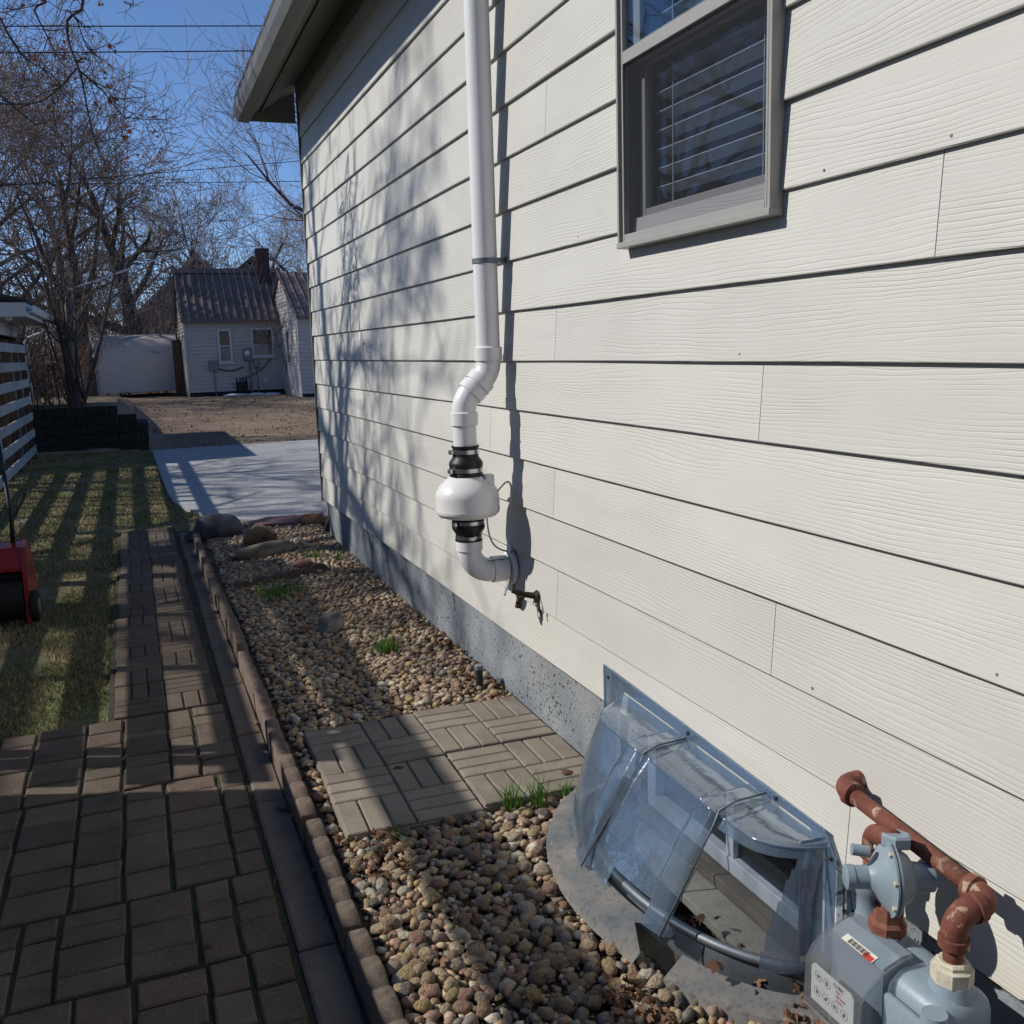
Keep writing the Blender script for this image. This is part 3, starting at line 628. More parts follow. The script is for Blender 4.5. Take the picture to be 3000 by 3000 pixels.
part('hose_clamp', MB().lathe([(.0615, .953), (.0635, .953), (.0635, .938), (.0615, .938)], (X2, AY, 0), n=36).box(X2 - .076, X2 - .061, AY - .03, AY - .006, .937, .954, .003), 'steel', rb, 40)
fan = part('fan_housing', MB().lathe([(.056, .926), (.0610, .9215), (.066, .919), (.085, .904), (.105, .884), (.1165, .866), (.1200, .852), (.1205, .842), (.1205, .800), (.1210, .796), (.1210, .789), (.118, .783), (.108, .773), (.085, .766), (.056, .763)], (X2, AY, 0), n=56), 'fan', rad, 30)
part('seam', MB().lathe([(.119, .7995), (.1215, .799), (.1215, .7955), (.119, .795)], (X2, AY, 0), n=56), 'fan', fan, 30)
part('junction_box', MB().box(X2 + .052, X2 + .090, AY - .062, AY - .022, .83, .928, .006), 'fan', fan, 40)
rb2 = part('rubber_coupling', MB().lathe([(.055, .766), (.062, .765), (.062, .758), (.060, .756), (.060, .738), (.0625, .735), (.0625, .725), (.060, .719), (.050, .704), (.0485, .698), (.0485, .684), (.052, .682), (.052, .676), (.046, .676)], (X2, AY, 0), n=36), 'rubber', rad, 40)
part('hose_clamp', MB().lathe([(.060, .754), (.0622, .754), (.0622, .741), (.060, .741)], (X2, AY, 0), n=36).box(X2 - .073, X2 - .060, AY - .05, AY - .028, .740, .755, .003), 'steel', rb2, 40)
part('hose_clamp', MB().lathe([(.0485, .697), (.0507, .697), (.0507, .685), (.0485, .685)], (X2, AY, 0), n=36).box(X2 - .02, X2 + .004, AY - .064, AY - .049, .684, .698, .003), 'steel', rb2, 40)
ZC = .553; rr = D2 - .085
el = arc((W - .085, AY, ZC + rr), (-1, 0, 0), (0, 0, -1), rr, 0, R(90), 12)
part('elbow', MB().tube([(X2, AY, .678), (X2, AY, .645)] + el + [(W - .03, AY, ZC)], .0455, 28), 'pvc', rad, 40)
part('hub', MB().lathe([(.046, .678), (.0512, .676), (.0512, .640), (.046, .637)], (X2, AY, 0), n=28), 'pvc', rad, 40)
part('hub', MB().lathe([(.046, -.03), (.0508, -.028), (.0508, .03), (.046, .034)], (W - .055, AY, ZC), (1, 0, 0), 28), 'pvc', rad, 40)
fl = part('wall_flange', MB().lathe([(.050, -.012), (.066, -.010), (.0665, -.001), (.066, .006)], (W - .004, AY, ZC), (1, 0, 0), 36).box(W - .014, W - .002, AY - .016, AY + .016, ZC + .055, ZC + .092, .004).box(W - .014, W - .002, AY - .016, AY + .016, ZC - .092, ZC - .055, .004), 'pvc', rad, 40)
part('pen_mark', MB().tube([(W - .118 + .012 * i, AY - .030 + .002 * math.sin(i * 2), ZC + .0415) for i in range(9)], .0014, 6), 'ink', rad)
part('strap', MB().lathe([(.0447, -.009), (.0472, -.009), (.0472, .009), (.0447, .009)], (X1, AY, 1.702), n=28).box(X1 - .005, W - .002, AY - .0475, AY - .045, 1.693, 1.711).box(W - .006, W - .002, AY - .075, AY - .045, 1.691, 1.713), 'galv', rad, 40)
for cz, cx in ((1.305, X1 + .01), (zl + .035, X2 + .012)): part('screw', MB().lathe([(.003, -.002), (.0034, .001), (.002, .003)], (cx - .02, AY - .0455, cz), (0, -1, 0), 10), 'steel', rad)
# supply cable from fan to wall
def bez(p, n=14):
    p = [Vector(q) for q in p]; return [(1 - t) ** 3 * p[0] + 3 * (1 - t) ** 2 * t * p[1] + 3 * (1 - t) * t * t * p[2] + t ** 3 * p[3] for t in [i / n for i in range(n + 1)]]
part('supply_cable', MB().tube(bez([(X2 + .05, AY - .065, .80), (X2 + .055, AY - .07, .72), (X2 + .06, AY - .03, .64), (W - .01, AY + .005, .615)]), .0035, 8), 'cable', rad, 180)
part('supply_cable', MB().tube(bez([(X2 + .098, AY - .06, .86), (X2 + .15, AY - .06, .92), (W - .012, AY - .055, .90), (W - .008, AY - .05, .82)]), .0035, 8), 'cable', rad, 180)

# ================================================================== garden tap
fa = thing('garden_tap', 'tarnished outdoor tap with lever wheel below the white wall flange', 'tap', (W, 3.19, .5))
part('stem', MB().tube([(W + .01, 3.15, .492), (W - .045, 3.17, .503), (W - .085, 3.185, .518)], [.013, .011, .009], 12), 'brass', fa, 40)
part('spout', MB().tube([(W - .045, 3.17, .502), (W - .062, 3.172, .482), (W - .066, 3.174, .455)], [.011, .012, .0135], 12), 'brass', fa, 40)
part('escutcheon', MB().lathe([(.026, -.004), (.022, .004), (.012, .008)], (W - .004, 3.15, .492), (-1, 0, 0), 14), 'brass', fa, 40)
hw = MB(); ax = Vector((-.8, .3, .28)).normalized(); u = ax.orthogonal().normalized(); v_ = ax.cross(u); c0 = Vector((W - .100, 3.20, .527))
for i in range(5):
    t = i * 1.2566; p_ = c0 + (u * math.cos(t) + v_ * math.sin(t)) * .019
    hw.tube([p_ + (u * math.cos(q) + v_ * math.sin(q)) * .0115 for q in np.linspace(0, 6.283, 11)], .0034, 6, False)
hw.lathe([(.007, -.004), (.007, .004)], c0, ax, 10); MAT['zinc'] = pm('worn zinc', (.42, .42, .41), .5, .2, 30); part('hand_wheel', hw, 'zinc', fa, 40)
part('chain', MB().tube([(W - .006, 3.118, .490), (W - .012, 3.108, .470), (W - .010, 3.100, .450), (W - .012, 3.094, .432)], .0035, 6).tube([(W - .014, 3.112, .478), (W - .016, 3.098, .456)], .005, 6), 'brass', fa, 40)

# ================================================================== window well and its broken cover
well = thing('window_well', 'half-round galvanised steel window well sunk in the gravel', 'window well', (W - .15, 2.01, -.1))
def ell(ax_, ay_, n=36, a0=-90, a1=90, cx=W + .02): return [(cx - ax_ * math.cos(R(a0 + (a1 - a0) * i / n)), 2.01 + ay_ * math.sin(R(a0 + (a1 - a0) * i / n))) for i in range(n + 1)]
n = 44; rows = []
for z, o_ in ((-.30, 0), (-.24, .012), (-.18, 0), (-.12, .012), (-.06, 0), (0, .010), (.045, 0)): rows.append([(x, y, z) for x, y in ell(.28 + o_, .49 + o_, n)])
mb = MB(); mb.v = [p for r_ in rows for p in r_]; mb.f = [(a_ * (n + 1) + i, a_ * (n + 1) + i + 1, (a_ + 1) * (n + 1) + i + 1, (a_ + 1) * (n + 1) + i) for a_ in range(len(rows) - 1) for i in range(n)]
part('well_wall', mb, 'galv', well, 180)
part('rolled_rim', MB().tube([(x, y, .052) for x, y in ell(.284, .494, 44)], .0115, 10), 'galv', well, 180)
for ye in (1.505, 2.515): part('side_flange', MB().box(W - .002, W + .026, ye - .02, ye + .02, -.25, .055, .003), 'galv', well)
cov = thing('window_well_cover', 'cracked clear sky-tinted plastic bubble cover leaning against the foundation', 'well cover', (W - .2, 2.01, .05))
n = 150; rows = []; keep = []
def plan(i):
    t = i / n; a_ = R(-90 + 180 * t)                                 # -90: near end (small y), +90: far end
    yb = 2.01 + .500 * math.sin(a_); db = .300 * max(0, math.cos(a_)) ** .8
    yt = 2.01 + .465 * math.copysign(abs(math.sin(a_)) ** .8, math.sin(a_)); dt = .128 * (1 - abs(math.sin(a_)) ** 9)
    return yb, db, yt, dt
S = 12
def ribh(y): return .020 * max(sstep(.044, .030, abs(y - 2.135)), sstep(.044, .030, abs(y - 1.785)))
for s_ in range(S + 1):
    q = s_ / S; row_ = []
    for i in range(n + 1):
        yb, db, yt, dt = plan(i); bulge = .012 * math.sin(math.pi * q)
        yy = yb + (yt - yb) * q; d_ = db + (dt - db) * q + bulge + ribh(yy); zz = .058 + (.322 + .012 * (yy - 2.0) - .058 + .8 * ribh(yy)) * q
        row_.append((W - .012 - d_, yy, zz))
    rows.append(row_)
mb = MB(); mb.v = [p for r_ in rows for p in r_]
for s_ in range(S):
    for i in range(n):
        yy = rows[s_][i][1]; q = s_ / S
        jag = .06 * mnoise.noise(Vector((yy * 14, 3, 0)))
        if 1.56 < yy < 1.742 and q < .86 + jag: continue             # broken-out corner
        if 1.83 <= yy < 1.99 and q < .10 + .8 * max(0, 1.90 - yy) + jag: continue
        mb.f.append((s_ * (n + 1) + i, s_ * (n + 1) + i + 1, (s_ + 1) * (n + 1) + i + 1, (s_ + 1) * (n + 1) + i))
part('front_face', mb, 'clear', cov, 180)
mb = MB(); top = rows[-1]; K = 5
for i in range(n + 1):
    x, y, z = top[i]
    for k in range(K + 1):
        q = k / K; mb.v.append((x + (W - .012 - x) * q, y, z + (.342 + .03 * (y - 2.0) + .5 * ribh(y) - z) * (q ** .6)))
mb.f = [(i * (K + 1) + k, (i + 1) * (K + 1) + k, (i + 1) * (K + 1) + k + 1, i * (K + 1) + k + 1) for i in range(n) for k in range(K)]
part('top_shelf', mb, 'clear', cov, 40)
zt_ = lambda y: .353 + (y - 1.55) * .049
mb = MB(); mb.prism([(1.60, .335), (2.50, .362), (2.582, .10), (2.588, .404), (1.552, .350), (1.515, .300), (1.515, .07), (1.545, .07), (1.545, .30)], 0, W - .013, W - .0105); part('wall_flange', mb, 'clear', cov)
part('flange_lip', MB().tube([(W - .014, 1.552, .352), (W - .014, 2.588, .406)], .0035, 8), 'clear', cov); part('flange_lip', MB().tube([(W - .014, 2.588, .404), (W - .015, 2.584, .10)], .0035, 8), 'clear', cov)
part('shoulder_bead', MB().tube([(p[0] - .001, p[1], p[2]) for p in top[::2]], .0030, 8), 'clear', cov, 180)
for yr, db in ((2.135, .297), (1.785, .268)):
    path = [(W - .018, .352), (W - .10, .350), (W - .146, .336), (W - .160, .305), (W - .036 - db, .060)]
    part('rib_crease_glint', MB().tube([(x - .001, yr - .037, z + .001) for x, z in path], .0026, 8), 'galv', cov, 180)  # dark metal tube stands in for the refraction line along the rib
    part('rib_crease_glint', MB().tube([(x - .001, yr + .036, z + .001) for x, z in path[1:4]], .0020, 8), 'clear', cov, 180)
part('end_panel', MB().box(0, 0, 0, 0, 0, 0) if False else MB().add([(W - .012, 1.552, .06), (W - .060, 1.568, .06), (W - .060, 1.572, .328), (W - .012, 1.556, .335), (W - .012, 1.5555, .06), (W - .060, 1.5715, .06), (W - .060, 1.5755, .328), (W - .012, 1.5595, .335)], [(0, 1, 2, 3), (7, 6, 5, 4), (0, 4, 5, 1), (1, 5, 6, 2), (2, 6, 7, 3), (3, 7, 4, 0)]), 'clear', cov)
# ground flange, snapped in two
def annulus(a0, a1, z, tilt, jag, n=26):
    mb = MB(); inn = ell(.292, .500, n, a0, a1, W - .005); out = ell(.378, .572, n, a0, a1, W - .005); low = ell(.392, .586, n, a0, a1, W - .005); vv = []
    for i in range(n + 1):
        j = 0
        if i == 0: j = jag
        zz = z + tilt * (i / n)
        vv += [(inn[i][0], inn[i][1] - j * .4, zz + .012), ((inn[i][0] + out[i][0]) / 2, (inn[i][1] + out[i][1]) / 2 + j * .7, zz + .006), (out[i][0], out[i][1] - j, zz), (low[i][0], low[i][1] - j * .6, zz - .035)]
    mb.v = vv; mb.f = [(i * 4 + a_, i * 4 + a_ + 1, (i + 1) * 4 + a_ + 1, (i + 1) * 4 + a_) for i in range(n) for a_ in range(3)]; return mb
dusty = NT('dusty clear plastic'); co = dusty.coord(); nn_ = dusty.noise(co, 5, 6, .65)
tr = dusty.n('ShaderNodeBsdfTransparent'); tr.inputs[0].default_value = (.8, .86, .92, 1); pb_ = dusty.n('ShaderNodeBsdfPrincipled'); pb_.inputs['Roughness'].default_value = .42
dcol = dusty.ramp(nn_, [(.32, (.15, .18, .215)), (.5, (.215, .21, .20)), (.7, (.27, .23, .19))]); dcol = dusty.mix(dusty.ramp(dusty.noise(co, 60, 4, .7), [(.52, 0), (.66, .75)]), dcol, (.11, .09, .07)); dusty.l(dcol, pb_.inputs['Base Color']); mx = dusty.n('ShaderNodeMixShader'); dusty.l(dusty.ramp(nn_, [(.3, .66), (.6, .95)]), mx.inputs[0]); dusty.l(tr.outputs[0], mx.inputs[1]); dusty.l(pb_.outputs[0], mx.inputs[2]); dusty.l(mx.outputs[0], dusty.out.inputs[0]); MAT['dusty'] = dusty.m
gf = part('ground_flange', annulus(-22, 84, .040, .0, .05), 'dusty', cov, 40)
bf = part('broken_flange', annulus(-78, -33, .002, .012, .05, 16).xf(Matrix.Translation((-.012, -.02, 0))), 'dusty', cov, 40); bf['label'] = 'snapped-off end of the clear flange'
for (y, z) in ((2.562, .375), (2.10, .366), (1.72, .352), (1.53, .30)): part('screw', MB().lathe([(.006, -.002), (.006, .002), (.003, .004)], (W - .014, y, z), (-1, 0, 0), 10), 'ink', cov)

# ================================================================== gas meter
gm = thing('gas_meter', 'grey-blue gas meter with regulator and rust-red pipes against the wall', 'gas meter', (W - .13, 1.16, 0))
PX, PR = W - .052, .0160
def fitting(c, d, r=.0255, l=.010): return MB().lathe([(r - .004, -l), (r, -l + .002), (r, l - .002), (r - .004, l)], c, d, 18)
ea = arc((W - .012, 1.470 - .036, .497), (0, 1, 0), (-1, 0, 0), .036, 0, R(90), 7)
part('elbow', MB().tube([(W + .02, 1.470, .498), (W - .012, 1.470, .498)] + [(p.x, p.y, .498) for p in ea[1:]], .0212, 18), 'rust', gm, 180)
part('collar', fitting((W - .048, 1.432, .497), (0, -1, 0), .0250), 'rust', gm, 40)
part('pipe', MB().tube([(W - .048, 1.44, .497), (W - .05, 1.28, .479), (W - .052, 1.115, .460)], PR, 20), 'rust', gm, 180)
YO, DO = 1.088, .132
e2 = arc((W - .052 - .03, 1.118, .458), (1, 0, 0), (0, -1, 0), .03, 0, R(90), 7)
part('elbow', MB().tube([(W - .052, 1.13, .460)] + e2 + [(W - .095, YO, .457)], .0212, 18), 'rust', gm, 180)
part('collar', fitting((W - .052, 1.128, .460), (0, 1, 0), .0250), 'rust', gm, 40); part('collar', fitting((W - .088, YO, .457), (1, 0, 0), .0250), 'rust', gm, 40)
e3 = arc((W - DO + .034, YO, .457 - .034), (0, 0, 1), (-1, 0, 0), .034, 0, R(90), 8)
part('elbow', MB().tube([(W - .085, YO, .457)] + e3 + [(W - DO, YO, .405)], .0215, 18), 'rust', gm, 180)
part('collar', fitting((W - DO, YO, .408), (0, 0, 1), .0250), 'rust', gm, 40)
part('nipple', MB().tube([(W - DO, YO, .41), (W - DO, YO, .352)], .0160, 18), 'rust', gm, 180)
pale = pm('chalky sealant', (.50, .46, .36), .8, .3, 30, .002, 80); MAT['pale'] = pale
part('union_nut', MB().lathe([(.022, .375), (.026, .372), (.026, .366), (.0335, .364), (.0335, .340), (.030, .336)], (W - DO, YO, 0), n=8), 'pale', gm)
YI = 1.236
# meter body
bm = bmesh.new(); bmesh.ops.create_cube(bm, size=1)
for v in bm.verts: v.co = Vector((v.co.x * .124, v.co.y * .236, v.co.z * .195))
bmesh.ops.bevel(bm, geom=bm.edges[:], offset=.034, segments=4, affect='EDGES', profile=.5)
mb = MB().bm(bm).xf(Matrix.Translation((W - .136, 1.158, .228)))
body = part('meter_body', mb, 'meter', gm, 60)
for yy in (YO, YI): part('port_boss', MB().lathe([(.046, .27), (.043, .30), (.036, .325), (.032, .340)], (W - DO, yy, 0), n=24), 'meter', body, 60)
part('body_flange', MB().box(W - .214, W - .062, 1.024, 1.296, .168, .186, .004), 'meter', body)
part('front_casting', MB().box(W - .2195, W - .2045, 1.045, 1.150, .20, .30, .006), 'meter', body, 40)
part('ridge', MB().lathe([(.03, -.07), (.028, 0), (.02, .07)], (W - .20, 1.055, .25), (.0, 0, 1), 16), 'meter', body, 60)
for yy in (1.03, 1.09, 1.15, 1.21, 1.27): part('bolt', MB().lathe([(.008, -.006), (.008, .006)], (W - .2085, yy, .188), (0, 0, 1), 6), 'pale', body)
# index housing: clear hood over white dial plate
ix = part('index_housing', MB().prism([(W - .145, .165), (W - .206, .165), (W - .206, .330), (W - .170, .342), (W - .145, .342)], 1, 1.163, 1.292), 'meter', gm)
hood = [(W - .206, .178), (W - .262, .196), (W - .258, .285), (W - .246, .305), (W - .215, .328), (W - .17, .343), (W - .15, .345), (W - .15, .341), (W - .215, .323), (W - .242, .302), (W - .2535, .284), (W - .2575, .200), (W - .206, .182)]
mb = MB().prism(hood, 1, 1.158, 1.297); hd = part('clear_hood', mb, 'lens', ix)
inn_ = [(W - .205, .179), (W - .261, .197), (W - .257, .285), (W - .245, .304), (W - .215, .327), (W - .17, .342), (W - .151, .343), (W - .151, .18)]
part('hood_side', MB().prism(inn_, 1, 1.1545, 1.1575), 'lens', hd); part('hood_side', MB().prism(inn_, 1, 1.2975, 1.3005), 'lens', hd)
part('hood_rim', MB().tube([(x - .001, 1.155, z) for x, z in inn_[1:7]], .0022, 8), 'lens', hd); part('hood_rim', MB().tube([(W - .262, 1.155, .196), (W - .262, 1.300, .196)], .003, 8), 'lens', hd)
dp = part('dial_plate', MB().prism([(1.180, .206), (1.290, .206), (1.290, .272), (1.283, .279), (1.187, .279), (1.180, .272)], 0, W - .2522, W - .2500), 'plate', ix)
def ring(c, r, wd_, n=18):
    mb = MB(); 
    for i in range(n):
        a_, b_ = 2 * math.pi * i / n, 2 * math.pi * (i + 1) / n
        mb.quad(*[(W - .2526, c[0] + q * math.cos(t), c[1] + q * math.sin(t)) for q, t in ((r, a_), (r + wd_, a_), (r + wd_, b_), (r, b_))])
    return mb
for k, (yy, zz) in enumerate([(1.273 - .0235 * i, .229) for i in range(4)] + [(1.271, .260), (1.248, .260)]):
    d_ = part('dial', ring((yy, zz), .0082, .0008), 'ink', dp)
    a_ = 1.1 + k * 1.3; c_, s2 = math.cos(a_), math.sin(a_)
    part('needle', MB().add([(W - .2530, yy + c_ * .0075, zz + s2 * .0075), (W - .2530, yy - s2 * .0026 - c_ * .004, zz + c_ * .0026 - s2 * .004), (W - .2530, yy + s2 * .0026 - c_ * .004, zz - c_ * .0026 - s2 * .004)], [(0, 1, 2)]).lathe([(.0028, 0), (.0028, .0004)], (W - .2528, yy, zz), (-1, 0, 0), 10), 'ink', d_)
def text(body_, size, loc, rot, mat, parent, name='lettering'):
    cu = bpy.data.curves.new(name, 'FONT'); cu.body = body_; cu.size = size; cu.extrude = .0002; o = bpy.data.objects.new(name, cu); COL.objects.link(o)
    dg = bpy.context.evaluated_depsgraph_get(); me = bpy.data.meshes.new_from_object(o.evaluated_get(dg)); bpy.data.objects.remove(o)
    me.materials.clear(); me.materials.append(MAT[mat]); o = bpy.data.objects.new(name, me); link(o, parent)
    o.matrix_basis = Matrix.Translation(loc) @ rot; return o
# lettering reads along -y on faces that look towards -x
TX = Matrix(((0, 0, -1, 0), (-1, 0, 0, 0), (0, 1, 0, 0), (0, 0, 0, 1)))
text('CUBIC', .0095, (W - .2527, 1.231, .268), TX, 'ink', dp); 
for i, s_ in enumerate(('FEET', 'SEE BASE', 'PLATE')): text(s_, .0062, (W - .2527, 1.224, .259 - .0085 * i), TX, 'redink', dp)
lb = part('serial_label', MB().quad((W - .2120, 1.185, .3300), (W - .2120, 1.262, .3300), (W - .197, 1.262, .3351), (W - .197, 1.185, .3351)), 'paleband', ix)
for i in range(14): part('bar_mark', MB().quad((W - .2105, 1.248 - .0035 * i, .3309), (W - .2105, 1.2463 - .0035 * i - .001 * (i % 3 == 0), .3309), (W - .200, 1.2463 - .0035 * i - .001 * (i % 3 == 0), .3344), (W - .200, 1.248 - .0035 * i, .3344)), 'ink', lb)
part('red_band', MB().quad((W - .2135, 1.187, .3298), (W - .2135, 1.208, .3298), (W - .203, 1.208, .3334), (W - .203, 1.187, .3334)), 'redink', lb)
part('plug', MB().lathe([(.011, 0), (.010, .006), (.004, .009)], (W - .19, 1.154, .235), (0, -1, 0), 14), 'plug', ix, 40)
# inlet: regulator and riser
part('inlet_nut', MB().lathe([(.033, .338), (.033, .358), (.026, .364), (.024, .39)], (W - DO, YI, 0), n=8), 'rust', gm)
part('inlet_nipple', MB().tube([(W - DO, YI, .36), (W - DO, YI, .40)], .018, 16), 'rust', gm, 180)
rn = Vector((-.90, .43, 0)).normalized(); rc = Vector((W - .125, 1.243, .437))
reg = part('regulator', MB().lathe([(.026, -.040), (.040, -.032), (.052, -.015), (.061, -.006), (.0675, -.005), (.0675, -.0006), (.066, 0), (.0675, .0006), (.0675, .005), (.061, .006), (.052, .013), (.040, .022), (.027, .030), (.0205, .038), (.0205, .062), (.022, .063), (.022, .076), (.018, .078)], rc, rn, 40), 'meter', gm, 35)
part('gasket', MB().lathe([(.0676, -.0012), (.0682, 0), (.0676, .0012)], rc, rn, 40), 'darksteel', reg)
tv = rn.orthogonal().normalized(); bv = rn.cross(tv)
for i in range(8):
    t = i * .7854 + .3; part('bolt', MB().lathe([(.0048, .003), (.0048, .010), (.003, .011)], rc + (tv * math.cos(t) + bv * math.sin(t)) * .0635, rn, 6), 'pale', reg)
part('vent_boss', MB().tube([rc + Vector((-.03, .02, .046)), rc + Vector((-.056, .034, .050))], .0105, 14), 'meter', reg, 40)
part('inlet_hex', MB().lathe([(.026, .055), (.028, .058), (.028, .073), (.023, .077)], rc + Vector((0.012, .0, 0)), (.1, .1, 1), 6), 'meter', reg)
part('back_body', MB().tube([rc - rn * .02, rc - rn * .075], [.03, .024], 18), 'meter', reg, 40)
part('outlet_neck', MB().tube([rc + Vector((.008, 0, -.02)), rc + Vector((.002, -.005, -.075))], .022, 16), 'meter', reg, 40)
RX, RY = W - .082, 1.335
part('riser', MB().tube([(RX, RY, -.15), (RX, RY, .44)], PR, 18), 'rust', gm, 180)
part('insulating_joint', MB().lathe([(.022, .262), (.0275, .266), (.0275, .30), (.025, .306), (.025, .345), (.029, .35), (.029, .372), (.02, .375)], (RX, RY, 0), n=18), 'meter', gm, 40)
er = arc((RX - .010, RY - .030, .448), (.3, .95, 0), (0, 0, 1), .030, 0, R(90), 7)
part('elbow', MB().tube([(RX, RY, .42)] + er + [rc + Vector((.012, .006, .066))], .0190, 18), 'rust', gm, 180)
part('collar', fitting((RX, RY, .428), (0, 0, 1), .0225), 'rust', gm, 40)

# ================================================================== red snow thrower at the left edge
SBX = 0.0
sb = thing('snow_thrower', 'red and black single-stage snow thrower parked on the shaded lawn', 'snow thrower', (-.80, 6.0, -.1))
yb0, zb0 = 5.86, -.1
side = [(yb0 - .10, .0), (yb0 - .08, .30), (yb0 - .02, .44), (yb0 + .12, .46), (yb0 + .34, .32), (yb0 + .42, .14), (yb0 + .40, .02)]
for xs_ in (-.640, -1.10):
    part('side_plate', MB().prism([(y, z + zb0) for y, z in side], 0, xs_ - .012, xs_ + .012), 'red', sb)
sh = MB(); shp = [(yb0 - .06, .33), (yb0 + .0, .44), (yb0 + .12, .455), (yb0 + .34, .32), (yb0 + .41, .14)]
for (ya, za), (yc, zc) in zip(shp[:-1], shp[1:]): sh.box(0, 0, 0, 0, 0, 0) if False else sh.add([(-1.09, ya, za + zb0), (-.65, ya, za + zb0), (-.65, yc, zc + zb0), (-1.09, yc, zc + zb0), (-1.09, ya, za + zb0 - .02), (-.65, ya, za + zb0 - .02), (-.65, yc, zc + zb0 - .02), (-1.09, yc, zc + zb0 - .02)], [(0, 1, 2, 3), (7, 6, 5, 4), (0, 4, 5, 1), (1, 5, 6, 2), (2, 6, 7, 3), (3, 7, 4, 0)])
part('hood', sh, 'red', sb); part('inner_housing', MB().box(-1.085, -.655, yb0 + .0, yb0 + .34, zb0 + .03, zb0 + .29, .02), 'black', sb)
part('rotor', MB().tube([(-1.08, yb0 - .02, zb0 + .15), (-.66, yb0 - .02, zb0 + .15)], .11, 12), 'tyre', sb, 40)
for xs_ in (-.607, -1.135):
    wh = part('wheel', MB().lathe([(.05, -.02), (.085, -.022), (.092, -.012), (.092, .012), (.085, .022), (.05, .02)], (xs_ + SBX, yb0 - .04, zb0 + .093), (1, 0, 0), 24), 'tyre', sb, 40)
    part('hub', MB().lathe([(.04, -.024), (.045, .024)], (xs_ + SBX, yb0 - .04, zb0 + .093), (1, 0, 0), 16), 'terminal', wh, 40)
part('chute', MB().tube([(-.87, yb0 + .1, zb0 + .44), (-.87, yb0 + .08, zb0 + .56), (-.85, yb0 - .02, zb0 + .66)], [.075, .07, .08], 14), 'red', sb, 40)
for xs_ in (-.70, -1.05): part('handle_bar', MB().tube([(xs_ + SBX, yb0 + .10, zb0 + .44), (xs_ + .005, yb0 + .12, zb0 + .60), (xs_ - .06, yb0 + .50, zb0 + 1.0)], .013, 8), 'black', sb, 180)
part('grip', MB().tube([(-.76, yb0 + .5, zb0 + 1.0), (-1.11, yb0 + .5, zb0 + 1.0)], .014, 8), 'black', sb); part('lever', MB().tube([(-.70, yb0 + .12, zb0 + .56), (-.62, yb0 + .22, zb0 + .72)], .010, 8), 'black', sb)
part('cable_hook', MB().tube(arc((-.665, yb0 + .12, zb0 + .56), (1, 0, 0), (0, 0, 1), .022, -1.5, 2.0, 8), .004, 6), 'steel', sb)

sb.location.x -= .03; sb.location.y += .28

# ================================================================== stones in and around the bed
def rock(name, label, mat, loc, size, seed, rough=.3, rot=(0, 0, 0), flat=0.0, cat='rock', sub=3, facet=False, group=None):
    V, F = blob_verts(seed, sub, rough); V = V * np.array(size)
    if flat: V[:, 2] = np.clip(V[:, 2], -size[2] * flat, size[2] * flat)
    me = npmesh(name, V, F, mat, not facet); o = link(bpy.data.objects.new(name, me)); o.location = loc; o.rotation_euler = rot; return tag(o, label, cat, group)
rock('boulder', 'smooth dark grey boulder at the far end of the gravel bed', 'boulder', (.53, 7.86, .04), (.185, .17, .135), 3, .16)
rock('ochre_rock', 'pitted ochre rock standing beside the dark boulder', 'gold', (.795, 7.27, .045), (.115, .10, .105), 8, .35)
rock('layered_rock', 'long grey-brown layered rock lying in the gravel', 'driftrock', (.77, 6.86, .025), (.27, .075, .06), 14, .3, (0, -.02, .42))
rock('grey_rock', 'jagged pale grey rock half way along the gravel bed', 'greyrock', (.835, 4.78, .02), (.062, .055, .075), 21, .5, (.2, .1, .4), facet=True, sub=2)
rock('rust_rock', 'rough rusty brown rock under the downspout', 'rustrock', (1.30, 8.03, .01), (.115, .11, .065), 27, .4)
rock('round_stone', 'dull red rounded stone resting on the scalloped row', 'redstone', (.955, 6.32, .02), (.065, .045, .03), 33, .12)
part_ = MB().prism([(.835, 8.02), (1.20, 7.98), (1.31, 8.14), (1.22, 8.34), (.98, 8.36), (.85, 8.24)], 2, -.05, .022); o = part('red_slab', part_, 'redstone'); tag(o, 'flat red sandstone slab at the edge of the concrete pad', 'stone slab')
rock('corner_stone', 'dark stone between the walk end and the boulder', 'boulder', (.335, 7.98, -.02), (.055, .06, .05), 40, .25)
part_ = MB(); slab(part_, .64, .80, 8.02, 8.12, -.08, -.01, .006); slab(part_, .70, .83, 7.90, 8.00, -.08, .0, .006)
o = part('loose_block', part_, 'border'); tag(o, 'pair of worn concrete blocks behind the boulders', 'concrete block')
half = MB().prism([(.062 * math.cos(t), .05 * math.sin(t)) for t in np.linspace(0, math.pi, 11)], 1, -.022, .022).mesh('buried_edging', 'edger', 40)
bel=('leftmost half-buried edging stone, next to the walk edging','second half-buried edging stone from the walk edging','third half-buried edging stone from the walk edging','fourth half-buried edging stone, below the dull red stone','fifth half-buried edging stone, pale and fully lit','half-buried edging stone nearest the house wall')
for i, (x, y) in enumerate(((.525, 5.98), (.64, 6.02), (.755, 6.06), (.855, 6.10), (.945, 6.13), (1.03, 6.20))):
    o = link(bpy.data.objects.new('buried_edging', half)); o.location = (x, y, -.012 + .006 * random.random()); o.rotation_euler = (random.uniform(-.2, .2), 0, random.uniform(-.05, .3)); tag(o, bel[i], 'edging stone', 'half-buried edging stones')
sp_ = thing('standpipe', 'short black open pipe stub standing beside the foundation', 'pipe', (1.245, 3.66, 0)); 
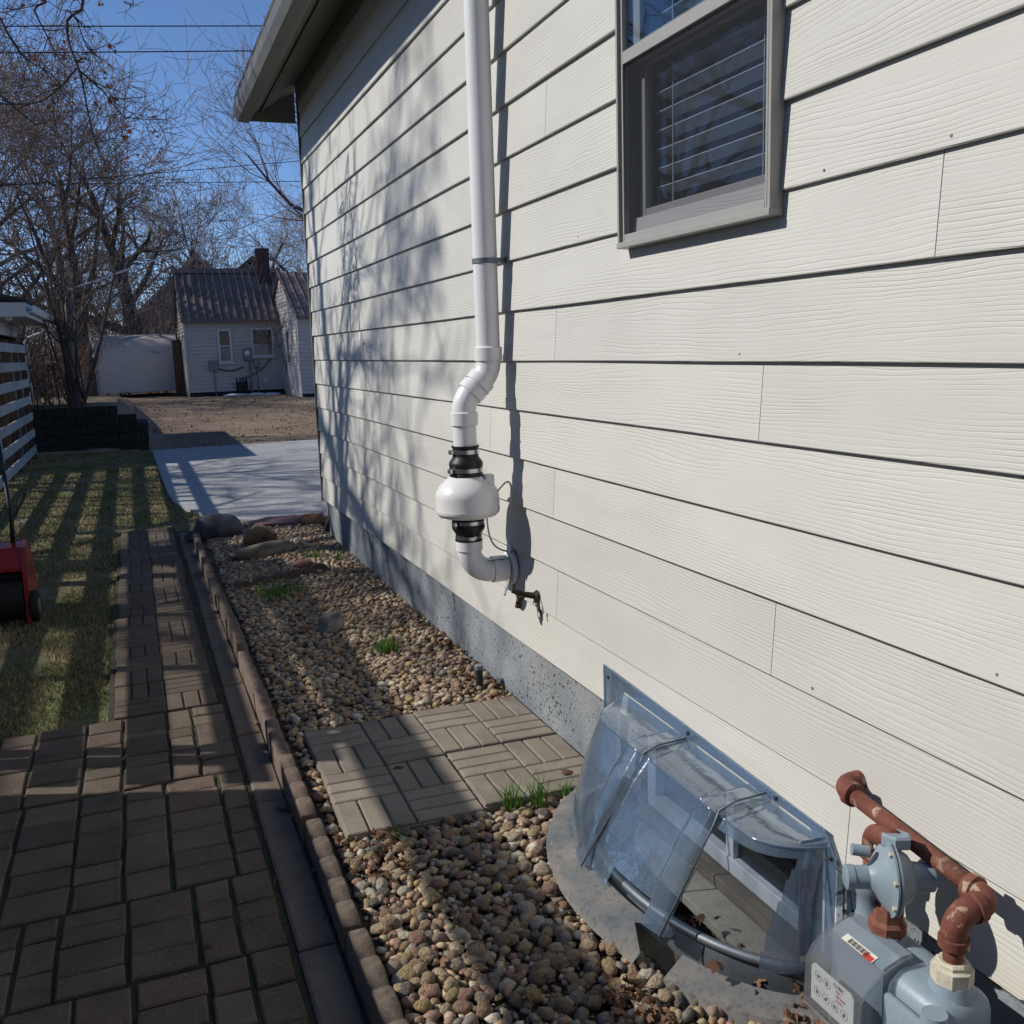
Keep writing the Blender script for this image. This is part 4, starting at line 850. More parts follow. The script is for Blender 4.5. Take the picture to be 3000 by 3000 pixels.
part('tube', MB().tube([(1.245, 3.66, -.06), (1.243, 3.66, .085)], .016, 14), 'pipeblk', sp_, 40); part('collar', MB().lathe([(.0165, .068), (.0185, .07), (.0185, .086), (.0165, .088)], (1.243, 3.66, 0), n=14), 'terminal', sp_, 40)

# weeds
def tuft(label, x, y, r, n, h, z=-.02):
    V = []
    for _ in range(n):
        a_, q = random.uniform(0, 6.283), r * random.random() ** .6; bx, by = x + q * math.cos(a_), y + q * math.sin(a_); hh = h * random.uniform(.45, 1.1); l_ = random.uniform(.1, .6) * hh; b_ = random.uniform(0, 6.283); w_ = random.uniform(.0014, .0028); s_ = random.uniform(0, 6.283)
        sx, sy = math.cos(s_) * w_, math.sin(s_) * w_; mx_, my_ = bx + math.cos(b_) * l_ * .35, by + math.sin(b_) * l_ * .35
        V += [(bx - sx, by - sy, z), (bx + sx, by + sy, z), (mx_ + sx * .8, my_ + sy * .8, z + hh * .6), (mx_ - sx * .8, my_ - sy * .8, z + hh * .6), (bx + math.cos(b_) * l_, by + math.sin(b_) * l_, z + hh)]
    F = []
    for i in range(n): b = 5 * i; F += [(b, b + 1, b + 2), (b, b + 2, b + 3), (b + 3, b + 2, b + 4)]
    o = link(bpy.data.objects.new('weed_tuft', npmesh('weed_tuft', V, F, 'weed'))); tag(o, label, 'weed', 'grass weeds in the gravel')
tuft('green grass tuft at the patio edge nearest the walk side', .975, 2.60, .03, 50, .11)
tuft('tall green grass tuft beside its twin at the patio edge', 1.055, 2.575, .025, 46, .125)
tuft('small grass tuft at the patio corner by the foundation', 1.165, 2.62, .030, 26, .075)
tuft('lone bright green tuft in mid gravel bed', 1.015, 4.32, .06, 120, .10)
tuft('wide dark green weed patch left of the bed centre', .70, 5.68, .17, 320, .085)
tuft('small green weed near the far foundation', 1.075, 6.62, .07, 60, .085)
tuft('thin grass wisp against the far foundation', 1.22, 6.45, .04, 20, .10)
tuft('tiny sprig at the lower left patio corner', .60, 2.57, .03, 22, .05)

# dry leaves
def leafmesh(seed, lobes=5, curl=.25):
    rs = random.Random(seed); pts = []; nL = lobes * 4
    for i in range(nL):
        t = i / nL; a_ = t * 2 * math.pi; rad_ = (.55 + .45 * abs(math.cos(lobes * a_ / 2)) ** 1.3) * (1 - .25 * abs(a_ - math.pi) / math.pi) * rs.uniform(.85, 1.1); pts.append((math.cos(a_) * rad_, math.sin(a_) * rad_))
    V = [(0, 0, 0)] + [(x, y, curl * (x * x * rs.uniform(.4, 1.3) + y * y * .6) + rs.uniform(-.1, .1)) for x, y in pts]
    return np.array(V), np.array([(0, 1 + i, 1 + (i + 1) % nL) for i in range(nL)])
LF = [leafmesh(i, 5 if i % 2 else 7, random.choice((-1, 1)) * random.uniform(.4, 1.0)) for i in range(8)]
pos, scs, rts = [], [], []
def litter(n, fx, s0=.010, s1=.026, z=.0):
    for _ in range(n):
        x, y = fx(); pos.append((x, y, z + random.uniform(0, .018))); s_ = random.uniform(s0, s1); scs.append((s_, s_ * random.uniform(.5, 1), s_)); rts.append((random.uniform(-.9, .9), random.uniform(-.9, .9), random.uniform(0, 6.28)))
litter(150, lambda: (W - .385 - abs(random.gauss(0, .05)) + .3 * (random.random() < .3), random.uniform(1.28, 1.72)), z=.005)
litter(130, lambda: (random.uniform(.98, 1.30), random.uniform(1.2, 1.47)), z=.0)
litter(170, lambda: (W - .02 - .25 * random.random(), random.uniform(1.6, 2.4)), z=-.10)
litter(60, lambda: (W - .01 - abs(random.gauss(0, .035)), random.uniform(2.50, 2.62)), z=.0)
litter(110, lambda: (W + .02 - abs(random.gauss(0, .05)), random.uniform(3.45, 4.9)), z=-.005)
litter(60, lambda: (random.uniform(.43, .60), random.uniform(2.35, 2.62)), z=-.005)
litter(120, lambda: (random.uniform(.43, 1.28), random.uniform(1.5, 7.5)), .010, .02, z=.0)
litter(60, lambda: (.36 + random.gauss(0, .02), random.uniform(2, 7)), .008, .018, z=-.062)
ok = [i for i, p in enumerate(pos) if not (.47 < p[0] < 1.33 and 2.61 < p[1] < 3.46)]
Vs, Fs, base = [], [], 0
for i in ok:
    V, F = LF[i % 8]; Vs.append((V * scs[i]) @ np.array(Euler(rts[i]).to_matrix()).T + pos[i]); Fs.append(F + base); base += len(V)
tag(link(bpy.data.objects.new('leaf_litter', npmesh('leaf_litter', np.concatenate(Vs), np.concatenate(Fs), 'leaf'))), 'drift of dry brown leaves around the window well and gravel', 'dry leaves', kind='stuff')
lfm = [npmesh('dry_leaf', V, F, 'leaf') for V, F in LF]
for i, (x, y, z, s_, lab) in enumerate(((.72, 2.98, .018, .032, 'curled brown leaf lying on the paver pad'), (1.215, 2.72, .02, .035, 'orange-brown leaf on the pad beside the foundation'), (.33, 2.98, -.052, .028, 'pale dry leaf lying on the border slab'), (.345, 2.33, -.052, .022, 'small dark leaf at the foot of the edging'), (.05, 2.33, -.055, .020, 'dark leaf lying on the shaded cobbles'), (1.07, 1.62, .06, .03, 'brown leaf caught on the snapped flange'))):
    o = link(bpy.data.objects.new('dry_leaf', lfm[i])); o.location = (x, y, z); o.scale = (s_, s_ * .8, s_); o.rotation_euler = (.2, .1, i * 1.3); tag(o, lab, 'leaf', 'single fallen leaves')

# ================================================================== fences on the left
FX = -1.49
def fence_boards(root, zs, h, y0, y1, x0, mat, lens=2.4, th=.02):
    for k, z in enumerate(zs):
        y = y0 + (k % 2) * .6 - .6
        while y < y1:
            a_, b_ = max(y, y0), min(y + lens, y1)
            if b_ - a_ > .1:
                sag = random.uniform(-.008, .008)
                part('board', MB().add([(x, yy, zz + (sag if yy == b_ else 0)) for zz in (z - h / 2, z + h / 2) for yy in (a_ + .002, b_ - .002) for x in (x0, x0 + th)], [(0, 2, 3, 1), (4, 5, 7, 6), (0, 1, 5, 4), (2, 6, 7, 3), (0, 4, 6, 2), (1, 3, 7, 5)]), mat, root)
            y += lens
fe = thing('slatted_fence', 'weathered white fence of horizontal boards with open gaps', 'fence', (FX, 10.6, -.1))
zs = [.06 + .255 * i for i in range(7)]
fence_boards(fe, zs, .117, 3.96, 16.75, FX, 'whiteold')
y = 4.3
while y < 16.8: part('post', MB().box(FX - .07, FX - .002, y - .03, y + .03, -.15, 1.70), 'wood', fe); y += 1.04
y = 11.2
while y < 16.7: part('batten', MB().box(FX - .10, FX - .075, y, y + .09, .0, 1.66), random.choice(('whiteold', 'wood')), fe); y += .66
f2 = thing('board_fence', 'close-boarded weathered fence with an open gap below its top rail', 'fence', (FX, 1, -.1))
y = -3.0
while y < 3.84: part('plank', MB().box(FX - .02, FX, y, y + .138, -.12, 1.52 + random.uniform(-.006, .006)), 'whiteold', f2); y += .141
for y in (-3, -.6, 1.8, 4.2, 7.5): part('post', MB().box(FX - .09, FX - .021, y - .04, y + .04, -.15, 1.88), 'wood', f2)
part('top_rail', MB().box(FX - .018, FX + .022, -3, 7.6, 1.70, 1.885), 'whiteold', f2)

# ================================================================== white-eaved porch behind the fence
po = thing('covered_porch', 'white porch roof corner with gutter and downspout beyond the fence', 'porch', (-2.4, 18.4, .4))
EX, PY0, PY1, EZ = -1.33, 15.85, 20.95, 2.05
part('side_fascia', MB().box(EX - .02, EX, PY0 + .02, PY1, EZ, EZ + .20), 'white', po); part('front_fascia', MB().box(-6.5, EX, PY0, PY0 + .02, EZ, EZ + .20), 'white', po)
part('soffit', MB().box(-6.5, EX - .02, PY0 + .02, PY1, EZ + .012, EZ + .03), 'white', po)
part('roof', MB().prism([(EX + .03, EZ + .202), (-6.5, EZ + 1.35), (-6.5, EZ + 1.45), (EX + .03, EZ + .245)], 1, PY0 - .06, PY1 + .06), 'shingle', po)
gg = part('gutter', MB().prism([(EX + .001, EZ + .05), (EX + .08, EZ + .06), (EX + .11, EZ + .16), (EX + .10, EZ + .16), (EX + .075, EZ + .072), (EX + .001, EZ + .062)], 1, PY0, PY1 + .03), 'white', po)
part('downspout', MB().tube([(EX + .05, PY1 - .03, EZ + .06), (EX + .03, PY1 - .03, EZ - .03), (-1.79, PY1 - .01, EZ - .22), (-1.83, PY1, EZ - .30), (-1.83, PY1, .45)], .04, 8), 'white', po)
for y in (PY0 + .35, PY1 - .1): part('post', MB().box(-1.98, -1.88, y - .05, y + .05, -.2, EZ + .01), 'white', po)
part('header', MB().box(-1.97, -1.89, PY0 + .41, PY1 - .16, EZ - .2, EZ + .005), 'white', po)
part('back_wall', MB().box(-6.5, -6.4, PY0 + .3, PY1, -.2, EZ + .01), 'hwallblue', po); part('end_wall', MB().box(-6.4, -1.99, PY1 - .12, PY1 - .04, -.2, EZ + .01), 'wood', po)
part('ceiling_lamp', MB().lathe([(.06, 0), (.055, -.03), (.03, -.05)], (-1.62, 16.35, EZ + .011), n=16), 'bulb', po, 60)

# ================================================================== retaining wall
rw = thing('retaining_wall', 'dark stepped block retaining wall in shade behind the lawn', 'retaining wall', (-.7, 17.2, -.1))
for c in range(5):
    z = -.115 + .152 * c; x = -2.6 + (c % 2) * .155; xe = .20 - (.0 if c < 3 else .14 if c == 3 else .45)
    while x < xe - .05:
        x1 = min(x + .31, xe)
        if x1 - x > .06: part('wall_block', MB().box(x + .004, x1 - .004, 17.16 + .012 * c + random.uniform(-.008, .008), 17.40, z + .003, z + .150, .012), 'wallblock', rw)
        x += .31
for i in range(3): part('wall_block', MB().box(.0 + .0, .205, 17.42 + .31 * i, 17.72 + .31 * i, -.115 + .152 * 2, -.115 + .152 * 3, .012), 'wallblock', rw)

# ================================================================== buildings across the dirt lot
def winpart(root, x0, x1, z0, z1, y, mat='white', split=True):
    fr_ = MB(); t = .06
    for (a, b, c, d) in ((x0, x0 + t, z0, z1), (x1 - t, x1, z0, z1), (x0 + t, x1 - t, z0, z0 + t), (x0 + t, x1 - t, z1 - t, z1)): fr_.box(a, b, y - .03, y + .02, c, d)
    if split: fr_.box(x0 + t, x1 - t, y - .025, y + .01, (z0 + z1) / 2 - .02, (z0 + z1) / 2 + .02)
    wo = part('window', fr_, mat, root); part('pane', MB().box(x0 + t, x1 - t, y - .010, y - .006, z0 + t, z1 - t), 'glass', wo); part('window_sill', MB().box(x0 - .03, x1 + .03, y - .05, y - .031, z0 - .04, z0), mat, wo)
    part('window_shade', MB().box(x0 + t, x1 - t, y - .005, y - .002, z0 + t, (z0 + z1) / 2 - .05), 'terminal', wo); part('dark_room', MB().box(x0 + t, x1 - t, y - .001, y + .002, z0 + t, z1 - t), 'darkvoid', wo); return wo
def lapwall(root, x0, x1, y0, y1, z0, z1, face, mat='hwall', step=.115):
    """lap-sided wall: every course a board with a proud lower edge"""
    z = z0; bs = []
    while z < z1 - .01:
        zt = min(z + step, z1)
        if face == 'front': bs.append(part('siding_board', MB().prism([(y0 - .028, z), (y0, z), (y0, zt), (y0 - .002, zt)], 0, x0, x1), mat, root))
        else: bs.append(part('siding_board', MB().prism([(x0 - .016, z), (x0, z), (x0, zt), (x0 - .002, zt)], 1, y0, y1), mat, root))
        z += step
MAT['roofseam'] = pm('worn seam with painted highlight', (.25, .215, .195), .4, .1, 2, 0, spec=.5)  # edge highlight painted in as a paler colour, besides some weathering
ga = thing('cottage', 'small pale lap-sided cottage with brown ribbed metal roof across the dirt lot', 'building', (3.1, 32.8, .2))
gx0, gx1, gy0, gy1, gz0, gz1, gr = 1.62, 4.80, 31.0, 35.0, .33, 2.50, 4.03
part('wall', MB().prism([(gy0, .05), (gy1, .05), (gy1, gz1), ((gy0 + gy1) / 2, gr - .05), (gy0, gz1)], 0, gx0, gx1), 'hwall', ga); lapwall(ga, gx0, gx1, gy0, gy1, gz0, gz1, 'front'); 
part('plinth', MB().box(gx0 - .005, gx1, gy0 - .02, gy0 - .001, .02, gz0), 'darkvoid', ga)
z = gz0
while z < gr - .15:
    zt = z + .115; q = max(0, (zt - gz1) / (gr - gz1)) * (gy1 - gy0) / 2
    part('siding_board', MB().prism([(gx0 - .026, z), (gx0 - .001, z), (gx0 - .001, zt), (gx0 - .003, zt)], 1, gy0 - .030 + q, gy1 - q), 'hwall', ga); z += .115
part('corner_board', MB().box(gx0 - .032, gx0 + .05, gy0 - .044, gy0 - .036, gz0, gz1), 'hwall', ga)
ry = (gy0 + gy1) / 2
rf = part('roof', MB().prism([(gy0 - .22, gz1 - .10), (ry, gr), (gy1 + .22, gz1 - .10), (gy1 + .22, gz1 - .05), (ry, gr + .06), (gy0 - .22, gz1 - .05)], 0, gx0 - .10, gx1 + .05), 'roof', ga)
sl_ = (gr - gz1 + .10) / (ry - gy0 + .22)
x = gx0 - .08
while x < gx1 + .03:
    part('seam', MB().prism([(gy0 - .225, gz1 - .049), (gy0 - .225, gz1 + .012), (ry, gr + .127), (ry, gr + .062)], 0, x, x + .034), 'roofseam', rf); x += .228
part('ridge_cap', MB().prism([(ry - .15, gr - .01), (ry, gr + .14), (ry + .15, gr - .01)], 0, gx0 - .11, gx1 + .06), 'roof', rf)
for (px_, py_, h_) in ((1.95, 32.3, .45), (3.55, 31.35, .35)): part('vent_stack', MB().tube([(px_, py_, gz1 + (py_ - gy0) * sl_ - .05), (px_, py_, gz1 + (py_ - gy0) * sl_ + h_)], .05, 10), 'whiteold', rf)
part('chimney', MB().box(4.06, 4.46, 32.4, 32.8, 3.3, 4.75), 'brick', rf)
winpart(ga, 2.55, 2.96, 1.19, 2.21, gy0 - .032); winpart(ga, 3.54, 4.22, 1.34, 2.22, gy0 - .032, split=False)
em = part('electric_meter', MB().box(3.27, 3.50, gy0 - .16, gy0 - .030, 1.24, 1.62, .015), 'terminal', ga); part('dial_glass', MB().lathe([(.085, 0), (.08, .06), (.05, .08)], (3.385, gy0 - .16, 1.46), (0, -1, 0), 18), 'bulb', em, 40)
part('terminal_box', MB().box(2.24, 2.50, gy0 - .13, gy0 - .030, .98, 1.28, .01), 'terminal', ga); part('terminal_box', MB().box(3.56, 3.72, gy0 - .12, gy0 - .030, 1.02, 1.26, .01), 'terminal', ga)
part('conduit', MB().tube([(3.44, gy0 - .06, 1.25), (3.46, gy0 - .06, .1)], .028, 8), 'terminal', ga); part('conduit', MB().tube([(2.36, gy0 - .05, .98), (2.40, gy0 - .05, .1)], .015, 8), 'terminal', ga); part('conduit', MB().tube([(3.64, gy0 - .05, 1.02), (3.66, gy0 - .05, .1)], .015, 8), 'terminal', ga)
part('cable', MB().tube(bez([(2.52, gy0 - .05, 1.02), (2.9, gy0 - .05, .86), (3.05, gy0 - .05, 1.0), (3.27, gy0 - .05, 1.05)]), .018, 6), 'wire', ga); part('cable', MB().tube(bez([(4.1, gy0 - .05, 1.34), (3.9, gy0 - .05, .9), (3.4, gy0 - .05, .75), (3.1, gy0 - .05, .66)]), .014, 6), 'wire', ga)
g2 = part('cottage_gas_meter', MB().box(3.02, 3.28, gy0 - .32, gy0 - .12, .30, .62, .03), 'darksteel', ga); part('meter_pipe', MB().tube([(3.0, gy0 - .2, .1), (3.0, gy0 - .2, .72), (3.3, gy0 - .2, .72), (3.3, gy0 - .2, .35)], .022, 8), 'darksteel', g2)
part('vent_cover', MB().box(3.82, 3.95, gy0 - .05, gy0 - .030, .55, .68), 'white', ga)
an = thing('cottage_annex', 'pale lap-sided wing with metal roof beside the cottage, partly hidden by the house corner', 'building', (6.5, 29.5, .1))
ax0, ay0, ay1, az1, ar = 4.46, 27.7, 33.2, 2.42, 3.75
part('wall', MB().prism([(ay0, 0), (ay1, 0), (ay1, az1), ((ay0 + ay1) / 2, ar), (ay0, az1)], 0, ax0, 10), 'hwall', an); lapwall(an, ax0, 10, ay0, ay1, .28, az1, 'front'); part('plinth', MB().box(ax0 - .004, 10, ay0 - .02, ay0 - .001, 0, .28), 'darkvoid', an)
z = .28; my = (ay0 + ay1) / 2
while z < ar - .1:
    q = max(0, (z + .115 - az1) / (ar - az1)) * (my - ay0)
    part('siding_board', MB().prism([(ax0 - .018, z), (ax0 - .001, z), (ax0 - .001, z + .115), (ax0 - .003, z + .115)], 1, ay0 - .017 + q, ay1 - q), 'hwall', an); z += .115
r2 = part('roof', MB().prism([(ay0 - .2, az1 - .06), (my, ar + .03), (ay1 + .2, az1 - .06), (ay1 + .2, az1 - .01), (my, ar + .09), (ay0 - .2, az1 - .01)], 0, ax0 - .08, 10.1), 'roof', an)
x = ax0 - .07
while x < 7: part('seam', MB().prism([(ay0 - .205, az1 - .009), (ay0 - .205, az1 + .035), (my, ar + .14), (my, ar + .091)], 0, x, x + .03), 'roofseam', r2); x += .228
winpart(an, 4.9, 5.3, 1.1, 2.0, ay0 - .032)
sw_ = MB().box(ax0 - .04, ax0 - .019, 29.2, 29.24, 1.1, 2.1).box(ax0 - .04, ax0 - .019, 29.76, 29.8, 1.1, 2.1).box(ax0 - .04, ax0 - .019, 29.24, 29.76, 2.06, 2.1).box(ax0 - .04, ax0 - .019, 29.24, 29.76, 1.1, 1.14); w2 = part('window', sw_, 'white', an); part('pane', MB().box(ax0 - .026, ax0 - .022, 29.24, 29.76, 1.14, 2.06), 'glass', w2)
# white shelter
tp_ = thing('tarp_shelter', 'low white tarpaulin shelter with rounded roof left of the cottage', 'shelter', (.2, 35, .3))
prof = [(33.0, .36), (32.97, 1.2), (33.02, 1.72), (33.2, 1.95), (33.6, 2.10), (34.4, 2.18), (35.2, 2.10), (35.7, 1.9), (35.85, 1.5), (35.85, .36)]
mb = MB(); xsn = np.linspace(-.98, 1.46, 15); 
for i, x in enumerate(xsn):
    for (y, z) in prof: mb.v.append((x, y + .03 * mnoise.noise(Vector((x * 3, z * 2, 1))), z + .025 * mnoise.noise(Vector((x * 2, y * 2, 4)))))
m_ = len(prof); mb.f = [(i * m_ + a, i * m_ + a + 1, (i + 1) * m_ + a + 1, (i + 1) * m_ + a) for i in range(14) for a in range(m_ - 1)] + [tuple(range(m_))[::-1], tuple(14 * m_ + a for a in range(m_))]
part('cover', mb, 'tarp', tp_, 60); part('corner_pole', MB().tube([(-.985, 32.95, .2), (-.985, 32.94, 1.75)], .03, 8), 'whiteold', tp_)
for zz in (1.60, 1.55): part('print_mark', MB().box(.62 if zz == 1.60 else .68, .86 if zz == 1.60 else .95, 32.935, 32.938, zz, zz + .022), 'terminal', tp_)
fg = thing('wood_gate', 'weathered brown board panel between shelter and cottage', 'fence panel', (1.5, 32.6, .2))
for i in range(4): part('plank', MB().box(1.30 + .07 * i, 1.365 + .07 * i, 32.60, 32.63, .2, 1.95 + random.uniform(-.02, .02)), 'wood', fg)
# houses farther back
bh = thing('blue_house', 'blue-grey gabled house behind the white shelter', 'building', (2.4, 52, .2))
part('wall', MB().prism([(.6, .1), (6.2, .1), (6.2, 3.4), (3.4, 6.0), (.6, 3.4)], 1, 50, 58), 'hwallblue', bh); part('roof', MB().prism([(.1, 3.0), (3.4, 6.05), (6.7, 3.0), (6.7, 3.2), (3.4, 6.3), (.1, 3.2)], 1, 49.5, 58), 'whiteold', bh); winpart(bh, 1.0, 1.6, 1.4, 2.9, 49.98)
dh = thing('dark_gabled_house', 'dark gabled roof rising behind the cottage ridge', 'building', (7, 60, .2))
part('wall', MB().prism([(4.4, .1), (9.6, .1), (9.6, 4.6), (7.0, 6.6), (4.4, 4.6)], 1, 58, 66), 'hwallblue', dh); part('roof', MB().prism([(3.9, 4.3), (7.0, 6.7), (10.1, 4.3), (10.1, 4.55), (7.0, 6.95), (3.9, 4.55)], 1, 57.5, 66), 'shingle', dh)
# snow remnants
for i, (x, y, sx) in enumerate(((2.95, 30.55, .38), (3.55, 30.5, .30), (4.0, 30.45, .26))): rock('snow_patch', ('largest', 'middle', 'smallest')[i] + ' leftover strip of snow at the foot of the cottage wall', 'snow', (x, y, tz(x, y) + .02), (sx, .14, .055), 60 + i, .3, cat='snow', group='snow remnants')

# unseen buildings added left and behind to cut the skylight in the passage
nh = thing('added_house', 'added two-storey house, unseen left of the frame, holding back skylight', 'building', (-11, 1, -.1))
part('wall', MB().box(-14.5, -7.8, -9, 7.2, -.15, 5.3), 'hwall', nh); part('roof', MB().prism([(-15.1, 5.1), (-11.1, 7.4), (-7.2, 5.1), (-7.2, 5.3), (-11.1, 7.65), (-15.1, 5.3)], 1, -9.4, 7.6), 'shingle', nh)
bg_ = thing('added_garage', 'added plain outbuilding, unseen behind the viewpoint, holding back skylight', 'building', (-3, -9, -.1))  # second unseen building, added to dim the passage
part('wall', MB().box(-6.5, 1.0, -13, -7, -.15, 3.2), 'hwall', bg_); part('roof', MB().prism([(-6.9, 3.0), (-2.75, 5.0), (1.4, 3.0), (1.4, 3.2), (-2.75, 5.25), (-6.9, 3.2)], 1, -13.3, -6.6), 'shingle', bg_)

# ================================================================== cables
def cable_run(label, a, b, r, mat='wire', sag=.25):
    a, b = Vector(a), Vector(b); pts = [a.lerp(b, t) - Vector((0, 0, sag * 4 * t * (1 - t))) for t in np.linspace(0, 1, 25)]
    o = part('power_line', MB().tube(pts, r, 5), mat); tag(o, label, 'cable', 'overhead cables')
cable_run('topmost overhead power line crossing the blue sky', (-30, 28, 7.35), (40, 28, 13.4), .016); cable_run('second overhead power line just below the topmost', (-30, 28, 6.8), (40, 28, 12.7), .016)
cable_run('upper of two overhead cables crossing the bare trees', (-30, 28, 2.9), (40, 28, 11.4), .010, sag=.5); cable_run('lower of two overhead cables crossing the bare trees', (-30, 28, 4.9), (40, 28, 7.9), .010, sag=.3)
cable_run('pale service cable slanting up to the right through the trees', (-1.0, 21, 2.75), (7.0, 34, 6.9), .018, 'cable', .1)

# ================================================================== trees
def grow(rs, segs, p, d, L, r, lvl, maxl, par):
    n = max(3, int(4 if lvl else 7)); p = Vector(p); d = Vector(d).normalized(); step = L / n; rr_ = r; pts = []
    for i in range(n):
        j = par['wob'] * (1 if lvl else .45)
        d = (d + Vector((rs.gauss(0, j), rs.gauss(0, j), rs.gauss(0, j) + par['up'] * (.5 if lvl < 2 else 1)))).normalized()
        q = p + d * step; r2 = max(par['rmin'], r * (1 - (i + 1) / n * par['taper'])); segs.append((p[:], q[:], rr_, r2)); p, rr_ = q, r2; pts.append((p.copy(), d.copy(), r2, (i + 1) / n))
    if lvl >= maxl: return
    nb = par['nb'][min(lvl, len(par['nb']) - 1)]
    for b in range(nb):
        t = rs.uniform(par['first'] if lvl == 0 else .2, 1); k = min(n - 1, int(t * n)); bp, bd, br, _ = pts[k]
        ax_ = bd.orthogonal().normalized(); ax_.rotate(Matrix.Rotation(rs.uniform(0, 6.283), 3, bd)); ang = rs.uniform(*par['ang'])
        nd = (bd * math.cos(ang) + ax_ * math.sin(ang)).normalized()
        grow(rs, segs, bp, nd, L * rs.uniform(*par['len']) * (1.15 - .5 * t if lvl == 0 else 1), max(par['rmin'], br * rs.uniform(.5, .72)), lvl + 1, maxl, par)
def segmesh(name, segs, mat, sides=3):
    P0 = np.array([s_[0] for s_ in segs]); P1 = np.array([s_[1] for s_ in segs]); r0 = np.array([s_[2] for s_ in segs]); r1 = np.array([s_[3] for s_ in segs])
    d = P1 - P0; L = np.linalg.norm(d, axis=1, keepdims=True) + 1e-9; d = d / L; P1 = P1 + d * (r1[:, None] * .3)
    up = np.where(np.abs(d[:, 2:3]) < .9, np.array([[0, 0, 1.]]), np.array([[1., 0, 0]])); a = np.cross(d, up); a /= np.linalg.norm(a, axis=1, keepdims=True); b = np.cross(d, a); V = []
    for (P_, r_) in ((P0, r0), (P1, r1)):
        for k in range(sides): t = 2 * math.pi * k / sides; V.append(P_ + (a * math.cos(t) + b * math.sin(t)) * r_[:, None])
    V = np.stack(V, 1); n = len(segs); base = (np.arange(n) * 2 * sides)[:, None]
    F = np.concatenate([base + np.array([[k, (k + 1) % sides, sides + (k + 1) % sides, sides + k]]) for k in range(sides)], 0)
    return npmesh(name, V.reshape(-1, 3), F, mat, True)
PAR = dict(wob=.13, up=.035, taper=.72, rmin=.009, nb=(9, 6, 5, 4), first=.25, ang=(.45, 1.05), len=(.42, .68))
def make_tree(name, label, loc, H, r, seed, maxl=4, mat='bark', group='bare trees beyond the lot', par=None, lean=(0, 0, 1), mid='bark2', clip=None):
    rs = random.Random(seed); pr_ = dict(PAR); pr_.update(par or {}); segs = []; grow(rs, segs, (0, 0, 0), lean, H, r, 0, maxl, pr_)
    if clip is not None: segs = [s_ for s_ in segs if s_[1][1] + loc[1] - .406 * (W - loc[0] - s_[1][0]) > clip]
    t = thing(name, label, 'tree', loc, group); thick = [s_ for s_ in segs if s_[2] > .05]; thin = [s_ for s_ in segs if s_[2] <= .05]
    for nm, sg, m, sd in (('trunk', thick, mat, 7), ('crown', thin, mid, 3)):
        if sg:
            o = bpy.data.objects.new(nm, segmesh(nm, sg, m, sd)); COL.objects.link(o); o.parent = t
    return t
def copy_tree(src, label, loc, rot, s_):
    t = thing(src.name.split('.')[0], label, 'tree', loc, src.get('group')); t.rotation_euler = (0, 0, rot); t.scale = (s_,) * 3
    for ch in list(src.children): c = ch.copy(); COL.objects.link(c); c.parent = t
    return t
tA = make_tree('bare_tree', 'tall dark bare tree with forked trunk behind the white shelter', (.62, 39, .2), 7.3, .36, 5, 4, par=dict(nb=(10, 7, 5, 4), first=.22))
tF = make_tree('bare_tree', 'big bare tree fanning out behind the house eave', (10.9, 45, .2), 9.8, .40, 12, 4, par=dict(nb=(13, 7, 5, 4), up=.06, first=.12, len=(.5, .75)))
tC = make_tree('bare_tree', 'dense bare tree above the porch roof at left', (-3.9, 36, .3), 7.4, .26, 21, 4, par=dict(nb=(12, 7, 5, 4), first=.10, len=(.45, .72)))
copy_tree(tC, 'bare tree at the extreme left edge', (-5.6, 31, .3), 2.1, .98); copy_tree(tA, 'bare tree filling the gap left of the tall forked one', (-2.4, 45, .3), 1.4, .98); copy_tree(tC, 'bare tree rising right of the tall forked one', (3.0, 50, .3), 4.0, .88)
copy_tree(tA, 'far bare tree behind the cottage chimney', (7.6, 62, .3), 3.3, .95); copy_tree(tC, 'bare tree left of centre behind the thicket', (-1.2, 33, .3), .8, .88); copy_tree(tF, 'far bare tree between cottage and eave', (14.5, 66, .3), 1.0, .72); copy_tree(tA, 'farthest bare tree low behind the shelter', (1.0, 70, .3), 5.1, 1.15); copy_tree(tC, 'bare tree standing behind the porch', (-7.2, 40, .3), 5.5, 1.25)
# multi-stemmed shrub, dead trunk, sapling by the cottage
ov2 = make_tree('bare_tree', 'bare tree standing left of the frame whose branches shade the concrete pad', (-6.2, 15.0, -.1), 6.4, .2, 44, 3, par=dict(nb=(14, 7, 5), rmin=.009, first=.3, len=(.38, .55)))
make_tree('bare_tree', 'tall bare tree left of the frame throwing soft shadows over the house wall', (-9.6, 10.9, -.1), 9.0, .26, 51, 4, par=dict(nb=(14, 7, 4, 3), rmin=.014, first=.35, len=(.40, .58)), clip=4.1)
cl = thing('multi_stem_tree', 'slender multi-stemmed bare tree rising behind the retaining wall', 'tree', (-1.0, 18.9, .5)); segs = []; rs = random.Random(4)
for i in range(9): grow(rs, segs, (random.uniform(-.12, .22), random.uniform(-.1, .1), 0), (rs.uniform(-.22, .42), rs.uniform(-.2, .3), 1), rs.uniform(2.4, 3.9), rs.uniform(.022, .042), 0, 2, dict(PAR, nb=(7, 4), rmin=.005, wob=.07, len=(.3, .5), up=.05))
for nm, sg in (('stem', [s_ for s_ in segs if s_[2] > .014]), ('crown', [s_ for s_ in segs if s_[2] <= .014])): o = bpy.data.objects.new(nm, segmesh(nm, sg, 'bark', 6 if nm == 'stem' else 3)); COL.objects.link(o); o.parent = cl
